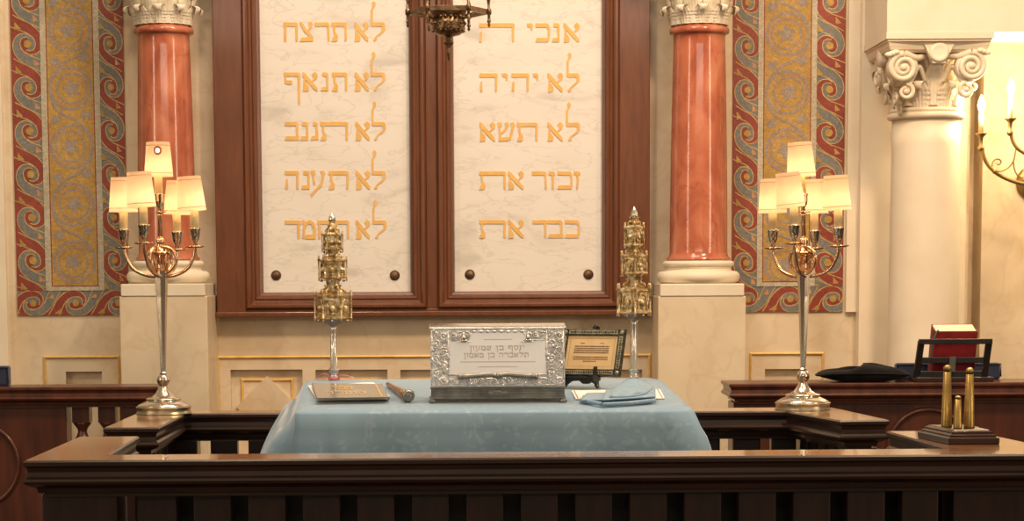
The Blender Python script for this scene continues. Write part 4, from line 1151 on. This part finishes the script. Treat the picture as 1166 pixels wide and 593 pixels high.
_, cx, cy, zb_ = finial(380.3, 432, 242, 0.0, 'gilded tower finial with a rounded silver bud, standing behind the closed taupe book', 11,
   ((363,333,44),(317,293,34),(284.5,264.5,25)), 4, g, True)
rib = MB()
for sg, l, hgt in ((-1, .046, .016), (1, .052, .012)):
    pts = smooth_pts([(cx+sg*.013, cy-.006, zb_+.004), (cx+sg*.02, cy-.012, zb_+hgt), (cx+sg*l*.75, cy-.015, zb_+hgt*.95), (cx+sg*l, cy-.02, zb_+.003)], 6)
    rib.loft([[Vector(p)+Vector((0,-.004,0)), Vector(p)+Vector((0,.004,.001*sg)), Vector(p)+Vector((0,.004,.0018)), Vector(p)+Vector((0,-.004,.0012))] for p in pts], 0, True)
rib.lathe([(.0156,zb_+.001),(.0165,zb_+.004),(.0156,zb_+.008)], (cx,cy,0), 20, cap=False)
tag(rib.build('ribbon', M['pink'], org=(cx,cy,zb_)), 'bright pink ribbon looped round the foot of the finial pole behind the book', 'ribbon')
finial(721.8, 430, 235, PI/6, 'gilded tower finial with a pointed silver bud, standing behind the blue napkin', 14,
   ((357,326,43.5),(312,288,34),(280,256,26)), 5, g, False)
# ================================================================== TABLE LAMPS
def lamp(px, Y, by, angs, tilts, lifts, headlean, topshift, label, scorch):
    u = Y/F
    base = PZ(px, by, RZ); base = Vector(((px-PX)/F*Y, Y, RZ)); cx, cy = base.x, base.y
    root = thing('candelabra_lamp', base, label, 'lamp', 'five shade candelabra lamps')
    zz = lambda py: P(px, py, Y).z
    k = lambda q: q*u
    m = MB()
    z0 = RZ
    m.lathe([(k(31.5),z0),(k(31.5),z0+.003),(k(30.5),z0+.005),(k(30.5),z0+.016),(k(31.5),z0+.018),(k(31.5),z0+.0205),(k(29.5),z0+.0215)], (cx,cy,0), 48)
    m.build('base_drum', M['dsil2'], root)
    m = MB(); m.lathe([(k(30),z0+.0205),(k(29.5),z0+.024),(k(24),z0+.032),(k(20),z0+.036),(k(19),z0+.038),(k(20),z0+.041),(k(19.5),z0+.044),(k(15),z0+.047),(k(10),z0+.055),(k(6.5),z0+.067),(k(4.5),z0+.076),(k(3.6),z0+.080)], (cx,cy,0), 48)
    m.build('base', M['lampsil'], root)
    zbll = z0+.096
    m = MB(); m.ball((cx,cy,zbll), k(7.4), 28, 16); m.lathe([(k(3.8),z0+.078),(k(4.6),z0+.081),(k(3.6),z0+.084)], (cx,cy,0), 20); m.build('ball_knop', M['lampsil'], root)
    zs0 = zbll+k(7); zs1 = zz(309)
    m = MB(); m.lathe([(k(3.6),zs0-.002),(k(4.2),zs0+.003),(k(2.9),zs0+.006),(k(3.3),zs0+.03),(k(4.6),zs0+(zs1-zs0)*.4),(k(6.4),zs0+(zs1-zs0)*.75),(k(8.3),zs1),(k(6.8),zs1+.002)], (cx,cy,0), 8, smooth=False)
    m.build('stem', M['lampsil'], root)
    # candelabra head, leaning a touch
    HM = Matrix.Translation((cx,cy,zs1)) @ Matrix.Rotation(headlean, 4, 'Y')
    def hb_(): q = MB(); q.M = HM; return q
    hz = lambda py: (309-py)*u
    m = hb_()
    m.lathe([(k(6.8),0),(k(5),.004),(k(4.5),hz(292)),(k(8),hz(291)),(k(11),hz(289.5)),(k(11),hz(287)),(k(8),hz(286)),(k(6),hz(283)),(k(4.2),hz(279)),(k(5),hz(276.5)),(k(5),hz(273)),(k(3),hz(271))], n=24)
    m.lathe([(k(2.6),hz(273)),(k(2.4),hz(246)),(k(3),hz(243))], n=16)
    for i in range(8):
        a = 2*PI*i/8; m.tube([(k(10)*math.cos(a), k(10)*math.sin(a), hz(289)), (k(6.5)*math.cos(a), k(6.5)*math.sin(a), .002)], k(.8), 6)
    m.build('collar', M['copperg'], root)
    R = 41.5
    def candle(x, y, z, shade, par, lean2=0, sh=0.0, rsh=(13.2,16.2), hh=38.5):
        """socket, sleeve, bulb and shade above the point (x,y,z)"""
        CM = HM @ Matrix.Translation((x,y,z)) @ Matrix.Rotation(lean2, 4, 'Y')
        def cb(): q = MB(); q.M = CM; return q
        m = cb(); m.lathe([(k(2),0),(k(3),k(1.5)),(k(2.2),k(4)),(k(4.6),k(7)),(k(6),k(12)),(k(6.2),k(17)),(k(7),k(18.5)),(k(7),k(19.5)),(k(4.9),k(19.5))], n=20); so = m.build('socket', M['lampsil'], par)
        m = cb(); m.lathe([(k(4.9),k(19)),(k(4.7),k(42)),(k(3),k(43))], n=20); m.build('candle_sleeve', M['candle'], par)
        m = cb(); m.lathe([(k(2.0),k(42)),(k(3.4),k(47)),(k(3.6),k(50)),(k(2.4),k(55)),(k(.5),k(59))], n=14); bo = m.build('bulb', M['bulb'], par)
        zb0 = k(39)
        m = cb(); m.M = CM @ Matrix.Rotation(sh, 4, 'Y'); rt, rb = rsh
        rings = [[Vector((k(q)*math.cos(2*PI*i/40), k(q)*math.sin(2*PI*i/40), zb0+k(hh)*t)) for i in range(40)] for q, t in ((rb,0),(rb*.5+rt*.5,.5),(rt,1))]
        m.loft(rings, 0, True, False, False)
        so_ = m.build('lamp_shade', M['shade'], par)
        for t in (.10, .90):
            m = MB(); m.M = CM @ Matrix.Rotation(sh, 4, 'Y'); q = rb+(rt-rb)*t
            m.tube([(k(q+.1)*math.cos(2*PI*i/40), k(q+.1)*math.sin(2*PI*i/40), zb0+k(hh)*t) for i in range(40)], k(.35), 6, closed=True)
            m.build('trim_line', M['trimband'], so_)
        if scorch and shade == 'top':
            m = MB(); m.M = CM @ Matrix.Rotation(sh, 4, 'Y')
            a0 = math.radians(-84); 
            for rr2, mi, ex in ((4.6, 0, .25), (2.0, 1, .5)):
                pts = []
                for i in range(14):
                    t = 2*PI*i/14; da = k(rr2)*math.cos(t)/k(14.2); zq = .74+ k(rr2)*math.sin(t)*1.15/k(hh)
                    q = rb+(rt-rb)*zq+ex; pts.append((k(q)*math.cos(a0+da), k(q)*math.sin(a0+da), zb0+k(hh)*zq))
                m.add(pts, [tuple(range(14))], mi)
            m.build('scorch_and_glow', [M['scorch'], M['bulb']], so_)  # burnt patch, plus a glowing disc painted for bulb light through the hole
        ld = bpy.data.lights.new('lamp_bulb_light', 'POINT'); ld.energy = LAMP_W; ld.color = (1,.70,.38); ld.shadow_soft_size = k(10)
        lo = bpy.data.objects.new('lamp_bulb_light', ld); COL.objects.link(lo); lo.matrix_world = CM @ Matrix.Translation((0,0,k(44)))
        bo.visible_shadow = True
        return CM
    for i in range(4):
        a = math.radians(angs[i]); ca, sa = math.cos(a), math.sin(a)
        path = [(R,281),(R-.6,288),(R-4,297),(R-10,306),(R-21,312),(R-34,314.5),(R-48,311),(R-58,302),(R-59.5,292),(R-54,284),(R-45,281.5),(R-37,285)]
        off = 5.0
        pts = [(k(r)*ca - k(off*(1-r/R)*(1 if r < R else 0))*sa*.6, k(r)*sa + k(off*(1-r/R))*ca*.6, hz(py)+k(lifts[i])*max(0, 1-n_*.22)) for n_, (r, py) in enumerate(path)]
        m = hb_(); m.tube(smooth_pts(pts, 5), k(2.0), 10)
        arm = m.build('arm', M['copperg'], root)
        m = hb_(); m.lathe([(k(1.5),hz(283.5)),(k(8),hz(283)),(k(11.8),hz(281.6)),(k(11.8),hz(280.8)),(k(8),hz(281)),(k(3),hz(281)),(k(2.5),hz(279.5))], (k(R)*ca, k(R)*sa, k(lifts[i])), 24); m.build('drip_pan', M['copperg'], arm)
        candle(k(R)*ca, k(R)*sa, hz(280.5)+k(lifts[i]), 'side', root, sh=math.radians(tilts[i]))
    m = hb_(); m.lathe([(k(1.5),hz(243)),(k(8),hz(242.5)),(k(8),hz(241.8)),(k(2),hz(241.5))], n=24); m.build('drip_pan', M['copperg'], root)
    candle(0, 0, hz(241.5), 'top', root, lean2=topshift, sh=0.02)
LAMP_W = .27
lamp(186.5, 6.03, 471, (176,253,71,347), (0,-3,2,-4), (0,4,-2.5,0), math.radians(-.3), math.radians(-1.2), 'silver five armed table lamp whose top shade has a scorched hole', True)
lamp(915.0, 6.06, 466, (138,247,64,330), (0,-5,0,-2), (0,4,-1.5,0), math.radians(-1.2), math.radians(-3.5), 'silver five armed table lamp with a leaning unmarked top shade, before the second mosaic', False)

# ================================================================== HANGING LAMP
HY = 6.6; hu = HY/F
hc = P(510.5, 14, HY)
hl = thing('hanging_lamp', hc, 'bronze six sided hanging lamp with pendant rods, in front of the tablet frame', 'hanging lamp')
R = 45.5*hu; k = lambda q: q*hu
def hp(ang, r, dz): return Vector((hc.x+r*math.cos(ang), hc.y+r*math.sin(ang), hc.z+dz))
m = MB()
for z0, z1, r0, r1 in ((-k(2.5), k(3), R*.98, R),):
    rings = [[hp(PI/3*i, r, z) for i in range(6)] for r, z in ((r1*.90,z0),(r1,z0),(r1,z1),(r1*.90,z1),(r1*.90,z0))]
    m.loft(rings, 0, False, False, False)
m.build('hoop', M['bronze'], hl, bevel=.0008)
for i in range(6):
    m = MB(); c = hp(PI/3*i, R, 0)
    m.lathe([(k(.5),-k(16.5)),(k(1.8),-k(14.5)),(k(1.0),-k(12.5)),(k(2.4),-k(10.5)),(k(1.6),-k(9)),(k(1.7),-k(3)),(k(2.8),-k(2.5)),(k(2.8),k(3)),(k(1.5),k(4)),(k(1.3),k(12)),(k(2.4),k(14)),(k(.5),k(18))], c, 10); m.build('pendant_rod', M['bronze'], hl)
    m = MB(); m.bar(hp(PI/3*i, R*.97, 0), hp(PI/3*i, k(18), -k(4)), k(2), k(2)); m.build('spoke', M['bronze'], hl)
m = MB(); zc = hc.z
prof = [(1,-53),(2,-47),(3.4,-44.5),(1.8,-42),(2.6,-38),(5.2,-35),(6,-33),(3.4,-31),(3.6,-28),(5,-27),(13,-25),(17.5,-21.5),(18.8,-18),(18.2,-16),(19.2,-14.5),(18.4,-12),(18.8,-10),(16.6,-8),(17,-4),(20,0),(21.5,3),(20,4)]
m.lathe([(k(r), k(z)) for r, z in prof], (hc.x,hc.y,hc.z), 36)
for i in range(18):
    a = 2*PI*i/18; m.ball((hc.x+k(19)*math.cos(a), hc.y+k(19)*math.sin(a), hc.z-k(12.5)), (k(1.6),k(1.6),k(1.6)), 8, 6)
    m.ball((hc.x+k(17.6)*math.cos(a), hc.y+k(17.6)*math.sin(a), hc.z-k(6)), (k(2.0),k(2.0),k(2.4)), 8, 6)
    m.ball((hc.x+k(17.2)*math.cos(a), hc.y+k(17.2)*math.sin(a), hc.z-k(21)), (k(1.8),k(1.8),k(1.4)), 8, 6)
m.build('bowl', M['bronze'], hl)
zr_ = 3.45
m = MB()
for i in range(6): m.tube([hp(PI/3*i, R, k(3)), hp(PI/3*i, R*.3, .55)], k(.9), 6)
m.ball((hc.x,hc.y,hc.z+.56), R*.32, 16, 10)
m.tube([(hc.x,hc.y,hc.z+.55),(hc.x,hc.y,zr_)], k(1.5), 8); m.build('chain', M['bronze'], hl)
m = MB(); m.bar((hc.x,hc.y-.05,zr_),(hc.x,WY,zr_), .06, .05); m.build('wall_bracket', M['bronze'], hl)

# ================================================================== WALL SCONCE
SY = 7.72; su = SY/F
sc0 = P(1196, 205, SY)
sr = thing('wall_sconce', (sc0.x, 7.96, sc0.z), 'brass wall sconce with curved arms and lit candle bulbs, beside the cream column', 'wall lamp')
def sp(px, py, dy=0): p = P(px, py, SY); return Vector((p.x, SY+dy, p.z))
m = MB(); m.M = Matrix.Translation((sc0.x, 7.958, sc0.z)) @ Matrix.Rotation(PI/2, 4, 'X')
m.lathe([(.065,0),(.065,.006),(.05,.014),(.03,.020),(.02,.05),(.018,.21),(.03,.225),(.03,.25),(.01,.26)], n=32); m.build('back_plate', M['obrass'], sr)
def mirror(p): return Vector((2*sc0.x-p.x, p.y, p.z))
def sarm(path, rad, mir):
    pts = [sp(x, y) for x, y in path]
    if mir: pts = [mirror(p) for p in pts]
    m = MB(); m.tube(smooth_pts([tuple(p) for p in pts], 6), rad*su, 10); return m.build('arm', M['obrass'], sr)
def scandle(px, py, hgt, mir, fl):
    p = sp(px, py)
    if mir: p = mirror(p)
    k = lambda q: q*su
    m = MB(); m.lathe([(k(1.8),-k(19)),(k(3.4),-k(17)),(k(3.8),-k(15)),(k(2.2),-k(13)),(k(2.4),-k(4)),(k(3.4),-k(3)),(k(6.4),0),(k(6.8),k(1)),(k(2.6),k(1))], p, 20); m.build('socket', M['obrass'], sr)
    m = MB(); m.lathe([(k(3.1),k(.5)),(k(2.8),k(hgt)),(k(1.6),k(hgt+.5))], p, 16); m.build('candle_sleeve', M['candle'], sr)
    m = MB(); m.lathe([(k(1.5),k(hgt)),(k(4.0),k(hgt+6)),(k(4.4),k(hgt+10)),(k(3.0),k(hgt+15)),(k(.4),k(hgt+21))], p, 16); m.build('flame_bulb', M['bulb'], sr)
    ld = bpy.data.lights.new('sconce_bulb_light', 'POINT'); ld.energy = SCONCE_W; ld.color = (1,.74,.42); ld.shadow_soft_size = .02
    lo = bpy.data.objects.new('sconce_bulb_light', ld); COL.objects.link(lo); lo.location = p + Vector((0,-.03,k(hgt+10)))
SCONCE_W = 5.0
for mir in (False, True):
    a1 = sarm([(1118.5,168),(1119.5,176),(1124,186),(1131,194),(1142,201.5),(1156,207),(1170,210),(1196,211)], 2.3, mir)
    scandle(1117, 152.5, 23, mir, True)
    sarm([(1151.5,152),(1153,160),(1158,168),(1166,174),(1180,182),(1192,196)], 2.2, mir)
    scandle(1150.5, 135.5, 25, mir, True)
    pts = [(1131,193.5),(1129.5,188),(1132,182.5),(1137,181),(1140,184),(1137.5,187.5),(1135,186)]
    m = MB(); q = [sp(*p) for p in pts]; q = [mirror(p) for p in q] if mir else q; m.tube(smooth_pts([tuple(p) for p in q], 5), .8*su, 6)
    pts = [(1132,194),(1140,195),(1149,190),(1154,183),(1156.5,172),(1158,165)]
    q = [sp(*p) for p in pts]; q = [mirror(p) for p in q] if mir else q; m.tube(smooth_pts([tuple(p) for p in q], 5), .9*su, 6)
    pts = [(1154,184),(1155,192),(1159,200),(1166,204)]
    q = [sp(*p) for p in pts]; q = [mirror(p) for p in q] if mir else q; m.tube(smooth_pts([tuple(p) for p in q], 5), .8*su, 6)
    p = sp(1132.5,195); p = mirror(p) if mir else p; m.ball(p, 3.2*su, 10, 8)
    m.build('scroll', M['obrass'], sr)

# ================================================================== ON THE BENCHES AND RAILS
# black cushion
zbt = zr
cp = Vector(((983-545)/F*7.11, 7.11, zbt))
m = MB()
def cush(u, v):
    a = u*2*PI; t = v*2-1
    ca, sa = math.cos(a), math.sin(a)
    ex = .155*math.copysign(abs(ca)**.75, ca); ey = .085*math.copysign(abs(sa)**.75, sa)
    ph = t*PI/2; q = max(math.cos(ph), 0)**.55
    z = .027 + .027*math.sin(ph) + (.007*math.sin(ca*3.1+.5)+.004*math.sin(5*sa+ca*7))*max(0, math.sin(ph))
    pinch = 1 - .35*abs(ca)**6
    return (cp.x+ex*q, cp.y+ey*q, cp.z + max(0, .027+(z-.027)*pinch - .002))
m.grid(cush, 48, 16)
co = m.build('cushion', M['velvet'], org=cp)
tag(co, 'flat black velvet cushion lying on the reddish bench front', 'cushion')
pz_ = MB(); pz_.tube([(cp.x+.156*math.copysign(abs(math.cos(a))**.75, math.cos(a)), cp.y+.086*math.copysign(abs(math.sin(a))**.75, math.sin(a)), cp.z+.026-.004*math.cos(a*2)) for a in [2*PI*i/60 for i in range(60)]], .0035, 6, closed=True)
pz_.build('piping', M['velvet'], co)
# navy pads
YN = 7.21
def pad(x0, x1, zt_, y0, y1, label, rest):
    m = MB(); m.box(x0, x1, y0, y1, rest, zt_); o = m.build('velvet_pad', M['navy'], org=((x0+x1)/2, (y0+y1)/2, rest), bevel=.008)
    e = MB(); e.tube([(x0,y0-.001,rest+.01),(x0,y0-.001,zt_-.004),(x1,y0-.001,zt_-.004),(x1,y0-.001,rest+.01)], .003, 6); e.build('piping', M['navy'], o)
    tag(o, label, 'pad')
pad((1020-545)/F*YN, (1138.5-545)/F*YN, P(1080,413,YN).z, YN-.02, YN+.025, 'dark navy velvet pad standing behind the book stand', zr)
YN2 = 7.1
pad(-1.75, (11.5-545)/F*YN2, P(6,416.5,YN2).z, YN2-.02, YN2+.03, 'dark navy velvet pad at the picture edge, on the baluster railing', zl)

# book stand seen from behind, holding a thick red book
YB = 7.05; v_ = YB/F
bs = thing('book_stand', ((1087-545)/F*YB, YB+.03, zr), 'black open book stand on the reddish bench, holding the red book', 'book stand')
def bp_(px, py, Y=YB): p = P(px, py, Y); return p
zb3 = zr
x0, x1 = bp_(1042,432).x, bp_(1131,432).x
m = MB(); m.box(x0, x1, YB-.01, YB+.105, zb3, zb3+.016); m.build('base', M['darkv'], bs, bevel=.003)
zA = bp_(1087,386,YB-.02).z
for px_t, px_b in ((1048,1045.5),(1125,1123)):
    m = MB(); m.bar((bp_(px_b,427).x, YB+.03, zb3+.014), (bp_(px_t,388).x, YB-.015, zA-.006), .021, .014); m.build('upright', M['black'], bs, bevel=.002)
m = MB(); m.bar((bp_(1045.2,386).x, YB-.017, zA-.008), (bp_(1128.4,386).x, YB-.017, zA-.008), .016, .018); m.build('top_bar', M['black'], bs, bevel=.002)
zM = bp_(1087,410).z
m = MB(); m.bar((bp_(1047,410).x, YB+.010, zM), (bp_(1124,410).x, YB+.010, zM), .012, .020); m.build('cross_bar', M['black'], bs, bevel=.002)
m = MB(); m.bar((bp_(1046,427).x, YB+.028, zb3+.024), (bp_(1123,427).x, YB+.028, zb3+.024), .014, .022); m.build('bottom_bar', M['black'], bs, bevel=.002)
m = MB(); m.bar((bp_(1084.5,407).x, YB-.004, zM+.012), (bp_(1084.5,425).x, YB+.008, zb3+.034), .021, .003, up=(0,1,0)); m.build('card_tag', M['grey'], bs)
lean = math.atan2(.045, .125)
bw = (1114-1066.5)*v_; bh_ = .160; bt = .064
cB = Vector(((1090-545)/F*YB, YB+.058, zb3+.018))
BMx = Matrix.Translation(cB) @ Matrix.Rotation(lean*.95, 4, 'X')
rbk = thing('red_book', cB, 'thick red book with pale page edges, propped in the black book stand', 'book')
m = MB(); m.M = BMx; m.box(-bw/2, bw/2, -.003, .001, 0, bh_); m.box(-bw/2, bw/2, bt, bt+.004, 0, bh_)
rg = []
for kx in range(7):
    t = kx/6*PI; rg.append((-bw/2-.006*math.sin(t), bt*.5+.002-(bt*.5+.004)*math.cos(t)))
m.loft([[Vector((x, y, z)) for x, y in rg]+[Vector((x+.003, y, z)) for x, y in rg[::-1]] for z in (0, bh_)])
m.build('cover', M['redbook'], rbk, bevel=.0012)
m = MB(); m.M = BMx; m.box(-bw/2+.001, bw/2-.005, .001, bt, .003, bh_-.0008); m.build('page_block', M['pages'], rbk)
pts = [BMx @ Vector(p) for p in ((-bw/2+.012,.012,bh_-.004),(-bw/2+.002,-.006,bh_+.002),(-bw/2-.010,-.012,bh_*.75),(-bw/2-.014,-.022,bh_*.4),(-bw/2-.018,-.028,.03))]
m = MB(); m.tube(smooth_pts([tuple(p) for p in pts], 5), .0022, 6); m.build('bookmark', M['teal'], rbk)

# stepped block with three brass pegs on the near right wing
zb4 = RZ
A = [Vector((1.044,4.995)), Vector((1.071,4.79)), Vector((1.188,4.79)), Vector((1.172,4.995))]
cpt = sum(A, Vector((0,0)))/4
pb = thing('peg_block', (cpt.x, cpt.y, zb4), 'stepped dark wood block with three tapered brass pegs, on the near railing', 'peg stand')
m = MB(); rings = []
for ins, z in ((.002,0),(0,.002),(0,.014),(.006,.017),(.006,.021),(.012,.024),(.012,.028),(.018,.031),(.020,.033)):
    rings.append([Vector((p.x, p.y, zb4+z)) for p in inset_poly(A, ins)])
m.loft(rings); m.build('block', M['dark'], pb)
for px, pyt, pyb_, w0, w1, Yp in ((1079.3,415,483,4.2,6.2,4.90),(1105,418,487,4.2,6.2,4.87),(1092,450,487.5,3.4,5.0,4.85)):
    q = Yp/F; x = (px-PX)/F*Yp; zt_ = P(px, pyt, Yp).z; z0 = zb4+.0325
    h = zt_-z0
    m = MB(); m.lathe([(w1*q,z0),(w1*q,z0+.003),(w0*q,z0+h*.885),(w0*q*.8,z0+h*.89)], (x,Yp,0), 24)
    peg = m.build('peg', M['brass'], pb)
    m = MB(); m.lathe([(w0*q*.86,z0+h*.885),(w0*q*1.0,z0+h*.895),(w0*q*1.0,z0+h*.905),(w0*q*.86,z0+h*.915)], (x,Yp,0), 20); m.build('black_ring', M['black'], peg)
    m = MB(); m.lathe([(w0*q*.9,z0+h*.912),(w0*q*1.08,z0+h*.93),(w0*q*1.02,z0+h*.96),(w0*q*.6,z0+h*.99),(.0006,z0+h)], (x,Yp,0), 20); m.build('dome', M['brass'], peg)

# ================================================================== LIGHT
wd = bpy.data.worlds.new('world'); sc.world = wd; wd.use_nodes = True
N = wd.node_tree.nodes; L = wd.node_tree.links; bg = N['Background']
tc = N.new('ShaderNodeTexCoord'); sp_ = N.new('ShaderNodeSeparateXYZ'); L.new(tc.outputs['Generated'], sp_.inputs[0])
rp = N.new('ShaderNodeValToRGB'); e = rp.color_ramp.elements
e[0].position = .30; e[0].color = (.025,.016,.010,1); e[1].position = .80; e[1].color = (.95,.74,.50,1)
x = e.new(.52); x.color = (.42,.30,.20,1)
mr = N.new('ShaderNodeMapRange'); mr.inputs[1].default_value = -1; mr.inputs[2].default_value = 1
L.new(sp_.outputs[2], mr.inputs[0])
nz = N.new('ShaderNodeTexNoise'); nz.inputs['Scale'].default_value = 3.5; L.new(tc.outputs['Generated'], nz.inputs['Vector'])
mm = N.new('ShaderNodeMath'); mm.operation = 'MULTIPLY_ADD'; mm.inputs[1].default_value = .35; mm.inputs[2].default_value = -.175
L.new(nz.outputs['Fac'], mm.inputs[0]); ad = N.new('ShaderNodeMath'); ad.operation = 'ADD'; L.new(mr.outputs[0], ad.inputs[0]); L.new(mm.outputs[0], ad.inputs[1])
L.new(ad.outputs[0], rp.inputs['Fac']); L.new(rp.outputs[0], bg.inputs[0]); bg.inputs[1].default_value = .45
def area(name, loc, tgt, sx_, sy_, w_, col):
    ld = bpy.data.lights.new(name, 'AREA'); ld.shape = 'RECTANGLE'; ld.size = sx_; ld.size_y = sy_; ld.energy = w_; ld.color = col
    o = bpy.data.objects.new(name, ld); COL.objects.link(o); o.location = loc
    o.rotation_euler = (Vector(tgt)-Vector(loc)).to_track_quat('-Z', 'Y').to_euler(); return o
area('chandelier_light', (-.9,4.6,4.4), (0,7.9,1.6), .5, .5, 40, (1,.72,.46))
area('chandelier_light', (1.8,4.9,4.2), (1.0,7.9,1.6), .5, .5, 100, (1,.70,.45))
area('ceiling_light', (0,6.0,4.8), (0,5.8,1.0), 1.6, 1.0, 76, (1,.88,.74))
area('window_light', (-5.2,2.6,2.7), (0,7,1.6), .30, 3.2, 55, (1,.78,.56))
area('window_light', (5.4,2.6,2.7), (0.3,7,1.6), .30, 3.2, 68, (1,.78,.56))
area('fill_light', (.2,-3.5,3.8), (0.2,6,1.3), 6.0, .6, 70, (1,.85,.66))  # unseen frontal fill, added to brighten the silver box and cloth front
sc.view_settings.view_transform = 'Standard'; sc.view_settings.look = 'None'; sc.view_settings.gamma = 1.0
sc.view_settings.use_curve_mapping = False; sc.view_settings.exposure = 0.0
sc.cycles.max_bounces = 6; sc.cycles.sample_clamp_indirect = 4.0
